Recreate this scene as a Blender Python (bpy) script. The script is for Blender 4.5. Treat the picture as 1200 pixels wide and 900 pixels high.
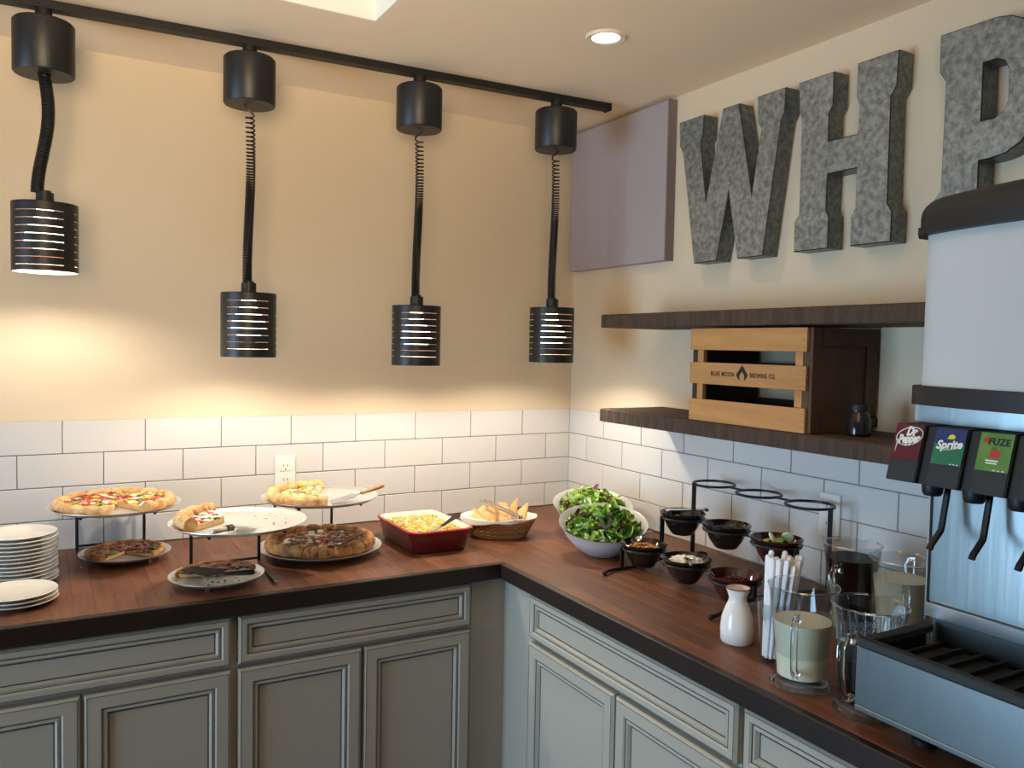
import bpy, math, random
from mathutils import Vector, Matrix
random.seed(7)
PI = math.pi
S = bpy.context.scene
for o in list(bpy.data.objects): bpy.data.objects.remove(o)
COL = S.collection

# ------------------------------------------------------------------ camera
cam = bpy.data.cameras.new('camera'); camo = bpy.data.objects.new('camera', cam); COL.objects.link(camo)
yaw, pitch, roll = 0.51811, -0.046446, 0.019364
fw = Vector((math.sin(yaw)*math.cos(pitch), math.cos(yaw)*math.cos(pitch), math.sin(pitch)))
rt = Vector((math.cos(yaw), -math.sin(yaw), 0)); up = rt.cross(fw)
rt, up = rt*math.cos(roll)+up*math.sin(roll), -rt*math.sin(roll)+up*math.cos(roll)
M = Matrix((rt, up, -fw)).transposed().to_4x4(); M.translation = Vector((-1.71911, -2.57196, 1.50188))
camo.matrix_world = M
cam.sensor_width = 36; cam.lens = 962.435/1200*36; cam.clip_start = .02
S.camera = camo

# ------------------------------------------------------------------ world, exposure, light
S.view_settings.view_transform = 'Standard'; S.view_settings.look = 'None'
S.view_settings.gamma = 1; S.view_settings.use_curve_mapping = False
S.view_settings.exposure = 0.0
w = bpy.data.worlds.new('sky'); S.world = w; w.use_nodes = True
w.node_tree.nodes['Background'].inputs[0].default_value = (.62, .80, 1, 1)
w.node_tree.nodes['Background'].inputs[1].default_value = .1

def light(name, typ, loc, power, color, size=.1, rot=None, **k):
    l = bpy.data.lights.new(name, typ); l.energy = power; l.color = color
    if typ == 'AREA': l.shape = 'RECTANGLE'; l.size, l.size_y = size
    else: l.shadow_soft_size = size
    for a, b in k.items(): setattr(l, a, b)
    o = bpy.data.objects.new(name, l); COL.objects.link(o); o.location = loc
    if rot: o.rotation_euler = rot
    return o
WARM = (1, .83, .62)
# daylight through the window in the left wall
light('window_daylight', 'AREA', (-3.72, -1.10, .98), 31, (.50, .75, 1), (1.4, 1.25), (0, -PI/2, 0), spread=1.9)
# daylight from the glazed shopfront behind the camera
light('shopfront_daylight', 'AREA', (-1.9, -5.1, 1.5), .6, (.80, .90, 1), (2.8, 1.6), (PI/2, 0, 0))
# added warm spot behind the camera, aimed up to brighten ceiling and back wall
light('added_warm_fill', 'SPOT', (-1.95, -2.9, 1.60), 300, (1, .76, .49), .36, (0, 0, 0), spot_size=1.8, spot_blend=1).rotation_euler = Vector((.45, 2.2, 1.9)).to_track_quat('-Z', 'Y').to_euler()

# ------------------------------------------------------------------ materials
MATS = {}
def nodes(m):
    m.use_nodes = True; nt = m.node_tree
    return nt, nt.nodes['Principled BSDF'], nt.nodes, nt.links
def mat(name, col, rough=.5, metal=0, var=None, bump=None, trans=0, ior=1.45, emit=0, ecol=None, coat=0, rnd=0, stretch=(1, 1, 1), alpha=1, sss=0):
    """var=(scale, second colour, contrast) noise colour; bump=(scale, strength); rnd=per object brightness"""
    if name in MATS: return MATS[name]
    m = bpy.data.materials.new(name); nt, b, N, L = nodes(m)
    b.inputs['Base Color'].default_value = (*col, 1); b.inputs['Roughness'].default_value = rough
    b.inputs['Metallic'].default_value = metal; b.inputs['IOR'].default_value = ior
    b.inputs['Transmission Weight'].default_value = trans; b.inputs['Coat Weight'].default_value = coat
    b.inputs['Alpha'].default_value = alpha
    if sss: b.inputs['Subsurface Weight'].default_value = sss; b.inputs['Subsurface Radius'].default_value = (.01, .008, .005)
    if emit:
        b.inputs['Emission Color'].default_value = (*(ecol or col), 1); b.inputs['Emission Strength'].default_value = emit
    tc = N.new('ShaderNodeTexCoord'); mp = N.new('ShaderNodeMapping'); mp.inputs['Scale'].default_value = stretch
    L.new(tc.outputs['Object'], mp.inputs[0]); src = mp.outputs[0]
    oi = None
    if rnd:
        oi = N.new('ShaderNodeObjectInfo'); ad = N.new('ShaderNodeVectorMath'); ad.operation = 'ADD'
        sc = N.new('ShaderNodeMath'); sc.operation = 'MULTIPLY'; sc.inputs[1].default_value = 37
        L.new(oi.outputs['Random'], sc.inputs[0]); L.new(src, ad.inputs[0]); L.new(sc.outputs[0], ad.inputs[1]); src = ad.outputs[0]
    out = None
    if var:
        n = N.new('ShaderNodeTexNoise'); n.inputs['Scale'].default_value = var[0]; n.inputs['Detail'].default_value = 5
        n.inputs['Roughness'].default_value = .62
        L.new(src, n.inputs['Vector'])
        cr = N.new('ShaderNodeValToRGB'); c = var[2] if len(var) > 2 else .2
        cr.color_ramp.elements[0].position = .5-c; cr.color_ramp.elements[1].position = .5+c
        cr.color_ramp.elements[0].color = (*col, 1); cr.color_ramp.elements[1].color = (*var[1], 1)
        L.new(n.outputs['Fac'], cr.inputs[0]); out = cr.outputs[0]
    if rnd:
        hs = N.new('ShaderNodeHueSaturation'); mr = N.new('ShaderNodeMapRange')
        mr.inputs['To Min'].default_value = 1-rnd; mr.inputs['To Max'].default_value = 1+rnd
        L.new(oi.outputs['Random'], mr.inputs[0]); L.new(mr.outputs[0], hs.inputs['Value'])
        if out: L.new(out, hs.inputs['Color'])
        else: hs.inputs['Color'].default_value = (*col, 1)
        out = hs.outputs[0]
    if out: L.new(out, b.inputs['Base Color'])
    if bump:
        n2 = N.new('ShaderNodeTexNoise'); n2.inputs['Scale'].default_value = bump[0]; n2.inputs['Detail'].default_value = 4
        L.new(src, n2.inputs['Vector'])
        bp = N.new('ShaderNodeBump'); bp.inputs['Strength'].default_value = bump[1]; bp.inputs['Distance'].default_value = .004
        L.new(n2.outputs['Fac'], bp.inputs['Height']); L.new(bp.outputs[0], b.inputs['Normal'])
    MATS[name] = m; return m

wall_m = mat('wall_paint', (.69, .575, .415), .75, bump=(60, .08))
ceil_m = mat('ceiling_paint', (.82, .68, .51), .85)
well_m = mat('well_paint', (.74, .75, .72), .8)
tile_m = mat('glazed_tile', (.635, .63, .62), .16, bump=(9, .05), rnd=.02)
grout_m = mat('grout', (.23, .21, .19), .9)
floor_m = mat('floor_vinyl', (.075, .06, .05), .5, var=(6, (.05, .04, .035)))
cab_m = mat('cabinet_paint', (.37, .35, .295), .42)
glaze_m = mat('cabinet_glaze', (.045, .042, .045), .6)
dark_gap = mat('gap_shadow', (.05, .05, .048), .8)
stave_m = mat('block_wood', (.21, .080, .036), .45, var=(5, (.095, .035, .017), .28), rnd=.2, stretch=(9, 1.1, 9), bump=(14, .05))
edge_m = mat('block_edge_shade', (.022, .012, .009), .4, var=(6, (.014, .008, .006)))  # near-black wood: the shadow on the front face is put into its colour
black_m = mat('black_metal', (.012, .012, .013), .42, bump=(160, .06))
blackgloss = mat('black_gloss', (.010, .009, .009), .16)
track_m = mat('track_black', (.008, .008, .008), .5)
cord_m = mat('cord_black', (.009, .009, .01), .38)
copper_m = mat('shade_inside', (.30, .18, .14), .4, metal=.3)
bulb_m = mat('bulb_glow', (1, .9, .75), .5, emit=7, ecol=(1, .87, .68))
down_m = mat('downlight_glow', (1, .95, .85), .5, emit=9, ecol=(1, .93, .82))
trimw_m = mat('white_trim', (.72, .64, .52), .5)
panel_m = mat('panel_felt', (.37, .32, .335), .9, bump=(90, .15))
panel_e = mat('panel_edge', (.20, .165, .175), .9)
plastic_w = mat('outlet_plastic', (.80, .77, .72), .35)
slot_m = mat('slot_dark', (.05, .045, .04), .7)
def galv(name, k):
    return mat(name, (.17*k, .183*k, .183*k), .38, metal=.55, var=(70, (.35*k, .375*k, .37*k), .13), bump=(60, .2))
galv_m = galv('galvanised_face', 1); galv_d = galv('galvanised_side_shade', .55)  # side copy of the same metal, darkened with its shade in the colour
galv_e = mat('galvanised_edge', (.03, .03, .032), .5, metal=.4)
screw_m = mat('screw_steel', (.55, .55, .55), .3, metal=1)
shelf_m = mat('rough_shelf', (.13, .072, .042), .75, var=(7, (.045, .026, .018), .22), stretch=(6, 1, 6), bump=(30, .5))
saw_m = mat('rough_shelf_edge', (.10, .058, .036), .8, var=(26, (.032, .02, .014), .25), stretch=(.4, 3, .5), bump=(40, .6))
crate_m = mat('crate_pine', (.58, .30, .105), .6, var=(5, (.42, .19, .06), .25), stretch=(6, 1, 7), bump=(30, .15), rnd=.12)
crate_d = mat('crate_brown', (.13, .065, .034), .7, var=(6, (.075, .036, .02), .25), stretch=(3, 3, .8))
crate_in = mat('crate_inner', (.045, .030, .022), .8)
ink_m = mat('stamp_ink', (.018, .014, .012), .7)
white_cer = mat('white_ceramic', (.80, .775, .73), .14)
plate_m = mat('plate_ceramic', (.78, .75, .69), .16, coat=.3)
alu_m = mat('aluminium_pan', (.78, .78, .77), .33, metal=.75, var=(14, (.66, .66, .65)))
alu_d = mat('aluminium_dark', (.42, .42, .42), .38, metal=.75, var=(14, (.30, .30, .30)))
wire_m = mat('dark_wire', (.03, .028, .027), .35, metal=.6)
steel_m = mat('steel', (.55, .55, .56), .25, metal=1)
steel_b = mat('brushed_steel', (.30, .36, .385), .28, metal=1, bump=(90, .03), stretch=(1, 1, .03))
woodh_m = mat('wood_handle', (.50, .27, .12), .5, var=(9, (.34, .17, .07)), stretch=(1, 1, 5))
woodd_m = mat('dark_wood_handle', (.16, .065, .035), .45)
crust_m = mat('crust', (.46, .20, .055), .6, var=(38, (.80, .55, .27), .17), bump=(70, .9))
crustb_m = mat('crust_baked', (.20, .07, .02), .6, var=(34, (.58, .30, .09), .17), bump=(70, .9))
cheese_m = mat('cheese', (.80, .60, .27), .45, var=(24, (.66, .26, .085), .14), bump=(45, .6))
sauce_m = mat('sauce', (.42, .10, .035), .4, var=(24, (.60, .36, .14), .16), bump=(45, .6))
dough_m = mat('dough_cut', (.80, .62, .34), .7, var=(40, (.66, .42, .18)))
red_m = mat('tomato_red', (.55, .045, .025), .35); pep_m = mat('cured_meat', (.42, .10, .055), .5)
green_m = mat('green_bits', (.20, .36, .05), .5); moz_m = mat('white_cheese', (.86, .80, .66), .5)
olive_m = mat('olive', (.035, .025, .03), .3); meat_m = mat('ground_meat', (.16, .075, .04), .6, bump=(60, .6))
mush_m = mat('mushroom', (.42, .28, .17), .6); yel_m = mat('yellow_bits', (.80, .55, .06), .5)
enamel_m = mat('red_enamel_shade', (.13, .010, .014), .16, coat=.5); enamel_i = mat('cream_enamel', (.85, .80, .71), .2)  # outer red darkened, the shadow on the dish sides is in the colour
enamel_r = mat('red_enamel_rim', (.42, .035, .045), .2)
noodle_m = mat('crumb_topping', (.72, .50, .17), .6, var=(40, (.58, .34, .08), .2), bump=(60, .8))
wicker_m = mat('wicker', (.42, .24, .11), .6, rnd=.2); cloth_m = mat('napkin_cloth', (.86, .82, .77), .85, bump=(30, .3))
bread_m = mat('flatbread', (.78, .54, .26), .7, var=(18, (.60, .33, .11), .2), bump=(30, .4))
stone_m = mat('bowl_melamine', (.60, .60, .61), .28); 
leafs = [mat('lettuce_%s' % n, c, .42, var=(30, d, .25)) for n, c, d in (('pale', (.50, .66, .16), (.38, .56, .10)), ('mid', (.20, .42, .05), (.30, .52, .09)), ('deep', (.075, .22, .03), (.12, .30, .04)), ('purple', (.09, .035, .045), (.16, .06, .06)), ('heart', (.72, .80, .46), (.60, .74, .30)))]
rackm = mat('wrought_black', (.012, .012, .012), .35)
bowlb_m = mat('black_bowl', (.012, .009, .008), .13, coat=.4); bowlr_m = mat('maroon_bowl', (.045, .010, .010), .15, coat=.4)
nut_m = mat('crouton', (.66, .34, .10), .7, var=(40, (.45, .2, .05))); feta_m = mat('crumbled_feta', (.88, .84, .72), .6)
beet_m = mat('beet', (.10, .012, .02), .25)
def thin_clear(name, tint, rough=.03):
    m = bpy.data.materials.new(name); m.use_nodes = True; N, L = m.node_tree.nodes, m.node_tree.links
    N.remove(N['Principled BSDF']); out = N['Material Output']
    tr = N.new('ShaderNodeBsdfTransparent'); tr.inputs[0].default_value = (*tint, 1)
    gl = N.new('ShaderNodeBsdfGlossy'); gl.inputs['Roughness'].default_value = rough
    lw = N.new('ShaderNodeLayerWeight'); mx = N.new('ShaderNodeMixShader')
    pw = N.new('ShaderNodeMath'); pw.operation = 'POWER'; pw.inputs[1].default_value = 2.4; L.new(lw.outputs['Facing'], pw.inputs[0])
    ml = N.new('ShaderNodeMath'); ml.operation = 'MULTIPLY_ADD'; ml.inputs[1].default_value = .55; ml.inputs[2].default_value = .055; L.new(pw.outputs[0], ml.inputs[0])
    L.new(ml.outputs[0], mx.inputs[0]); L.new(tr.outputs[0], mx.inputs[1]); L.new(gl.outputs[0], mx.inputs[2]); L.new(mx.outputs[0], out.inputs[0]); return m
clear_m = thin_clear('clear_plastic', (.90, .925, .94))
glass_m = mat('clear_solid', (.95, .97, 1), .04, trans=1, ior=1.4)
lemon_m = mat('lemonade', (.80, .78, .57), .3, var=(8, (.86, .83, .65)))
cola_m = mat('cola', (.006, .002, .0015), .3, ior=1.12)
paper_m = mat('paper_wrap', (.84, .86, .89), .7, bump=(30, .3))
dispw_m = mat('white_plastic', (.50, .55, .57), .22)
dispb_m = mat('black_plastic', (.010, .011, .013), .5)
disps_m = mat('slate_plastic', (.016, .020, .024), .6)
tray_m = mat('tray_dark', (.004, .004, .004), .75)
jar_m = mat('dark_glass', (.02, .016, .016), .12)
inkw = mat('print_white', (.80, .80, .78), .45); inkk = mat('print_black', (.01, .01, .01), .45)

# ------------------------------------------------------------------ mesh builder
class MB:
    def __init__(s): s.v, s.f, s.mi, s.ms = [], [], [], []
    def mat(s, m):
        if m not in s.ms: s.ms.append(m)
        return s.ms.index(m)
    def add(s, vs, fs, m=None):
        b = len(s.v); s.v += [tuple(v) for v in vs]; s.f += [tuple(b+i for i in f) for f in fs]
        k = s.mat(m) if m else 0; s.mi += [k]*len(fs); return s
    def box(s, a, b, bev=0, m=None):
        (x0, y0, z0), (x1, y1, z1) = [min(p) for p in zip(a, b)], [max(p) for p in zip(a, b)]
        if bev <= 0:
            return s.add([(x, y, z) for x in (x0, x1) for y in (y0, y1) for z in (z0, z1)],
                [(0, 1, 3, 2), (4, 6, 7, 5), (0, 4, 5, 1), (2, 3, 7, 6), (0, 2, 6, 4), (1, 5, 7, 3)], m)
        e = min(bev, (x1-x0)/2.01, (y1-y0)/2.01, (z1-z0)/2.01); V = []; F = []; idx = {}
        for i, x in enumerate((x0, x1)):
            for j, y in enumerate((y0, y1)):
                for k, z in enumerate((z0, z1)):
                    sx, sy, sz = (e, -e)[i], (e, -e)[j], (e, -e)[k]
                    idx[i, j, k] = len(V); V += [(x, y+sy, z+sz), (x+sx, y, z+sz), (x+sx, y+sy, z)]
        for i in (0, 1):
            q = [idx[i, 0, 0], idx[i, 1, 0], idx[i, 1, 1], idx[i, 0, 1]]; F.append(q if i else q[::-1])
            q = [idx[0, i, 0]+1, idx[1, i, 0]+1, idx[1, i, 1]+1, idx[0, i, 1]+1]; F.append(q[::-1] if i else q)
            q = [idx[0, 0, i]+2, idx[1, 0, i]+2, idx[1, 1, i]+2, idx[0, 1, i]+2]; F.append(q if i else q[::-1])
        for j in (0, 1):
            for k in (0, 1):
                for (p, q, c, d) in (((0, j, k), (1, j, k), 1, 2), ((j, 0, k), (j, 1, k), 0, 2), ((j, k, 0), (j, k, 1), 0, 1)):
                    F.append((idx[p]+c, idx[q]+c, idx[q]+d, idx[p]+d))
        F += [(idx[i, j, k], idx[i, j, k]+1, idx[i, j, k]+2) for i in (0, 1) for j in (0, 1) for k in (0, 1)]
        return s.add(V, F, m)
    def lathe(s, prof, seg=32, c=(0, 0, 0), m=None, close=False, a0=0, a1=2*PI):
        full = abs(a1-a0-2*PI) < 1e-6; n = len(prof); k = seg if full else seg+1
        V = [(c[0]+r*math.cos(a0+(a1-a0)*i/seg), c[1]+r*math.sin(a0+(a1-a0)*i/seg), c[2]+z) for i in range(k) for r, z in prof]
        F = [(i*n+j, ((i+1) % k)*n+j, ((i+1) % k)*n+j+1, i*n+j+1) for i in range(seg) for j in range(n-1)]
        if close: F += [(i*n+n-1, ((i+1) % k)*n+n-1, ((i+1) % k)*n, i*n) for i in range(seg)]
        if not full:
            F += [tuple(range(n))[::-1], tuple((k-1)*n+j for j in range(n))] if n > 2 else []
        return s.add(V, F, m)
    def tube(s, pts, r, seg=8, m=None, closed=False, flat=1):
        P = [Vector(p) for p in pts]; n = len(P); V = []; F = []; nrm = None
        for i, p in enumerate(P):
            t = (P[(i+1) % n]-P[i-1]) if closed else (P[min(i+1, n-1)]-P[max(i-1, 0)])
            t.normalize()
            if nrm is None:
                nrm = t.cross(Vector((0, 0, 1)));  nrm = t.cross(Vector((1, 0, 0))) if nrm.length < .1 else nrm
            nrm = (nrm-t*nrm.dot(t)).normalized(); bi = t.cross(nrm); rr = r[i] if isinstance(r, (list, tuple)) else r
            V += [p+nrm*rr*math.cos(2*PI*j/seg)+bi*rr*flat*math.sin(2*PI*j/seg) for j in range(seg)]
        for i in range(n if closed else n-1):
            a, b = i*seg, ((i+1) % n)*seg
            F += [(a+j, a+(j+1) % seg, b+(j+1) % seg, b+j) for j in range(seg)]
        if not closed: F += [tuple(range(seg))[::-1], tuple((n-1)*seg+j for j in range(seg))]
        return s.add(V, F, m)
    def prism(s, poly, fn, d0, d1, m=None, ms=None, hole=None):
        """poly (u,v); fn(u,v,d)->xyz; hole = inner loop, bridged"""
        n = len(poly)
        if hole:
            pass
        V = [fn(u, v, d0) for u, v in poly]+[fn(u, v, d1) for u, v in poly]
        s.add(V, [(i, (i+1) % n, n+(i+1) % n, n+i) for i in range(n)], ms or m)
        s.add(V[:n], [tuple(range(n))[::-1]], m); return s.add(V[n:], [tuple(range(n))], m)
    def build(s, name, m=None, parent=None, smooth=False, org=(0, 0, 0), kind=None, bevel=0):
        me = bpy.data.meshes.new(name)
        me.from_pydata([(x-org[0], y-org[1], z-org[2]) for x, y, z in s.v], [], s.f)
        for q in (s.ms or [m]): me.materials.append(q)
        if s.ms and len(s.ms) > 1: me.polygons.foreach_set('material_index', s.mi)
        import bmesh
        bm = bmesh.new(); bm.from_mesh(me); bmesh.ops.remove_doubles(bm, verts=bm.verts, dist=1e-6)
        bmesh.ops.recalc_face_normals(bm, faces=bm.faces)
        if bevel: bmesh.ops.bevel(bm, geom=[e for e in bm.edges if len(e.link_faces) == 2 and e.calc_face_angle(0) > .5], offset=bevel, segments=2, affect='EDGES', clamp_overlap=True)
        bm.to_mesh(me); bm.free()
        if smooth: me.shade_smooth(); me.set_sharp_from_angle(angle=.7)
        o = bpy.data.objects.new(name, me); COL.objects.link(o)
        if parent: o.parent = parent
        else: o.location = org
        if kind: o['kind'] = kind
        return o
def tag(o, label, cat, group=None, kind=None):
    o['label'] = label; o['category'] = cat
    if group: o['group'] = group
    if kind: o['kind'] = kind
    return o
def thing(name, label, cat, loc=(0, 0, 0), group=None, rz=0):
    o = bpy.data.objects.new(name, None); COL.objects.link(o); o.location = loc; o.rotation_euler = (0, 0, rz)
    o.empty_display_size = .02
    return tag(o, label, cat, group)
def struct(o, label=None):
    o['kind'] = 'structure'
    if label: o['label'] = label
    return o
def dup(o, parent=None):
    c = o.copy(); COL.objects.link(c); c.parent = parent
    for ch in o.children: dup(ch, c)
    return c
def text(name, s, size, m, parent, mtx, org=(0, 0, 0), shear=0, depth=.0003, spacing=1, squash=1, bold=.03, width=None):
    cu = bpy.data.curves.new(name, 'FONT'); cu.body = s; cu.size = size; cu.extrude = depth; cu.shear = shear
    cu.align_x = 'CENTER'; cu.align_y = 'CENTER'; cu.space_character = spacing; cu.offset = size*bold; cu.resolution_u = 3
    t = bpy.data.objects.new(name, cu); COL.objects.link(t)
    bpy.context.view_layer.update()
    me = bpy.data.meshes.new_from_object(t.evaluated_get(bpy.context.evaluated_depsgraph_get()))
    bpy.data.objects.remove(t); bpy.data.curves.remove(cu)
    if width: xs = [v.co.x for v in me.vertices]; squash = width/(max(xs)-min(xs))
    me.transform(Matrix.Translation(-Vector(org)) @ mtx @ Matrix.Diagonal((squash, 1, 1, 1))); me.materials.clear(); me.materials.append(m)
    o = bpy.data.objects.new(name, me); COL.objects.link(o); o.parent = parent; return o
def frame(origin, ux, uy):
    ux, uy = Vector(ux).normalized(), Vector(uy).normalized(); uz = ux.cross(uy)
    m = Matrix((ux, uy, uz)).transposed().to_4x4(); m.translation = Vector(origin); return m

# ------------------------------------------------------------------ room
CT, ZT, ZC = .91, 1.2717, 2.2878
wb = struct(MB().box((-3.7, .004, 0), (.12, .12, 2.75)).build('wall_back', wall_m), 'beige painted wall above white tiles, behind the pizzas')
wr = struct(MB().box((.004, -5.2, 0), (.12, .004, 2.75)).build('wall_right', wall_m), 'beige painted wall carrying the metal letters and shelves')
struct(MB().box((-3.8, -5.3, -.1), (.12, .12, 0)).build('floor', floor_m), 'dark floor below the cabinets')
mb = MB()                                                   # left wall round its window
for a, b in (((-3.7, -5.2, 0), (-3.58, .004, .25)), ((-3.7, -5.2, 1.7), (-3.58, .004, 2.75)), ((-3.7, -.45, .25), (-3.58, .004, 1.7)), ((-3.7, -5.2, .25), (-3.58, -1.75, 1.7))): mb.box(a, b)
struct(mb.build('wall_left', wall_m), 'beige wall with a daylight window, out of frame')
mb = MB()
for a, b in (((-3.66, -1.75, .25), (-3.6, -1.71, 1.7)), ((-3.66, -.49, .25), (-3.6, -.45, 1.7)), ((-3.66, -1.12, .25), (-3.6, -1.08, 1.7)), ((-3.66, -1.75, .25), (-3.6, -.45, .29)), ((-3.66, -1.75, 1.66), (-3.6, -.45, 1.7))): mb.box(a, b)
struct(mb.build('window_1', plastic_w), 'white framed window in the left wall')
mb = MB()
for a, b in (((-3.7, -5.2, 0), (.12, -5.08, .6)), ((-3.7, -5.2, 2.35), (.12, -5.08, 2.75)), ((-3.7, -5.2, .6), (-3.3, -5.08, 2.35)), ((-.4, -5.2, .6), (.12, -5.08, 2.35))): mb.box(a, b)
struct(mb.build('wall_front', wall_m), 'beige wall with a wide shop window behind the viewer')
WX0, WX1, WY0, WY1 = -2.3, -1.008, -2.2, -.619              # raised well in the ceiling
mb = MB()
for a, b in (((-3.7, -5.2), (WX0, .12)), ((WX1, -5.2), (.12, .12)), ((WX0, -5.2), (WX1, WY0)), ((WX0, WY1), (WX1, .12))): mb.box((*a, ZC), (*b, ZC+.05))
ceil = struct(mb.build('ceiling', ceil_m), 'warm beige ceiling with a raised well')
mb = MB()
e_ = .003
for a, b in (((WX0, WY1-e_, ZC+.0005), (WX1, WY1-.0005, 2.75)), ((WX1-e_, WY0, ZC+.0005), (WX1-.0005, WY1-e_, 2.75)), ((WX0+.0005, WY0, ZC+.0005), (WX0+e_, WY1-e_, 2.75)), ((WX0, WY0+.0005, ZC+.0005), (WX1, WY0+e_, 2.75)), ((WX0, WY0, 2.751), (WX1, WY1, 2.76))): mb.box(a, b)
mb.build('ceiling_well', well_m, ceil)
light('added_well_fill', 'AREA', ((WX0+WX1)/2, (WY0+WY1)/2, 2.70), .6, (.93, .96, 1), (1.0, 1.2), (0, 0, 0))  # added area lamp under the closed well top, brightens the well walls

# tiles, every one a part of its wall
TW, TH, G = .21, .09183, .0013
rows = [(ZT-i*TH, ZT-(i+1)*TH if i < 3 else CT+.001) for i in range(4)]
TM = {}
def tile_mesh(wd, h, axis):
    key = (round(wd, 4), round(h, 4), axis)
    if key not in TM:
        b = MB().box((-wd/2, -.0015, -h/2), (wd/2, .003, h/2), .0012) if axis == 'x' else MB().box((-.0015, -wd/2, -h/2), (.003, wd/2, h/2), .0012)
        o = b.build('tile', tile_m); TM[key] = o.data; bpy.data.objects.remove(o)
    return TM[key]
for wall, axis, j0, far in ((wb, 'x', .2073, 2.30), (wr, 'y', .2192, 2.35)):
    g = MB().box((-3.5, .0012, CT+.001), (0, .004, ZT-.001)) if axis == 'x' else MB().box((.0012, -4, CT+.001), (.004, 0, ZT-.001))
    g.build('grout', grout_m, wall)
    for i, (zt, zb) in enumerate(rows):
        ofs = j0 if i % 2 == 0 else j0-TW/2+.003
        cuts = [0]+[ofs+TW*k for k in range(-1, 14) if .02 < ofs+TW*k < far]
        for a, b in zip(cuts, cuts[1:]):
            wd, h = b-a-2*G, zt-zb-2*G
            o = bpy.data.objects.new('tile', tile_mesh(wd, h, axis)); COL.objects.link(o); o.parent = wall
            c = -(a+b)/2; o.location = (c, 0, (zt+zb)/2) if axis == 'x' else (0, c, (zt+zb)/2)

def outlet(label, c, axis):
    t = thing('wall_outlet', label, 'outlet', c, 'wall outlets')
    f = (lambda u, d, v: (u, -d, v)) if axis == 'x' else (lambda u, d, v: (-d, -u, v))
    bx = lambda mb, u0, v0, d0, u1, v1, d1, bev=0: mb.box(f(u0, d0, v0), f(u1, d1, v1), bev)
    bx(MB(), -.032, -.057, .0018, .032, .057, .0065, .002).build('cover_plate', plastic_w, t)
    for z in (-.022, .022):
        r = bx(MB(), -.017, z-.014, .0066, .017, z+.014, .0085, .002).build('receptacle', plastic_w, t)
        mb = MB()
        for u in (-.007, .005): bx(mb, u, z-.001, .0086, u+.002, z+.008, .0088)
        bx(mb, -.002, z-.010, .0086, .002, z-.006, .0088); mb.build('slots', slot_m, r)
outlet('white outlet on the tiles behind the pizza with the wood handled server', (-1.066, 0, 1.089), 'x')
outlet('white outlet on the tiles behind the right end of the bowl rack', (0, -1.19, 1.09), 'y')

# felt panel in the corner
t = thing('acoustic_panel', 'mauve grey square wall panel in the corner under the ceiling', 'wall panel', (0, -.29, 1.78))
MB().box((-.03, -.555, 1.779), (.002, -.018, 2.276), .003).build('panel_board', panel_m, t, org=(0, -.29, 1.78))
MB().box((-.0305, -.560, 1.778), (.002, -.5555, 2.277)).build('edge_strip', panel_e, t, org=(0, -.29, 1.78))

# recessed downlight
t = thing('downlight', 'small round recessed downlight in the ceiling, lit', 'ceiling light', (-.479, -.842, ZC))
MB().lathe([(.036, -.004), (.048, -.006), (.052, 0), (.036, 0)], 32, close=True).build('trim_ring', trimw_m, t, True)
MB().lathe([(0, -.0025), (.036, -.0025), (.036, -.0005), (0, -.0005)], 32).build('lens', down_m, t)
light('downlight_beam', 'SPOT', (-.479, -.842, ZC-.02), 3, (1, .82, .60), .035, spot_size=2.3, spot_blend=.6)

# ------------------------------------------------------------------ countertop of staves
org = (-.6, -.6, .87)
ct = thing('countertop', 'L-shaped butcher block worktop of glossy brown wooden staves', 'countertop', org)
E_ = .645; rs = random.Random(3)
def staves(x0, x1, y0, y1, wd, lens):
    n = round((x1-x0)/wd); wd = (x1-x0)/n
    for i in range(n):
        y = y1; first = True
        while y > y0+1e-4:
            ln = rs.uniform(*lens)*(rs.uniform(.4, 1) if first else 1); first = False
            ye = max(y0, y-ln); ye = y0 if ye-y0 < .12 else ye
            MB().box((x0+i*wd+.0001, ye+.0001, CT-.040), (x0+(i+1)*wd-.0001, y-.0001, CT), .0003).build('stave', stave_m, ct, org=org)
            y = ye
staves(-2.35, -E_, -E_+.018, -.0035, .0425, (.32, .6))
staves(-E_+.018, -.0035, -2.38, -.0035, .0425, (.40, .75))
staves(-E_, -E_+.018, -E_+.018, -.0035, .018, (.6, .7))
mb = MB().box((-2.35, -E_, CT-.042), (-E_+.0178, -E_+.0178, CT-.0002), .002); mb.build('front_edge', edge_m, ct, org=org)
mb = MB().box((-E_, -2.38, CT-.042), (-E_+.0178, -E_-.0002, CT-.0002), .002); mb.build('front_edge', edge_m, ct, org=org)

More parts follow.
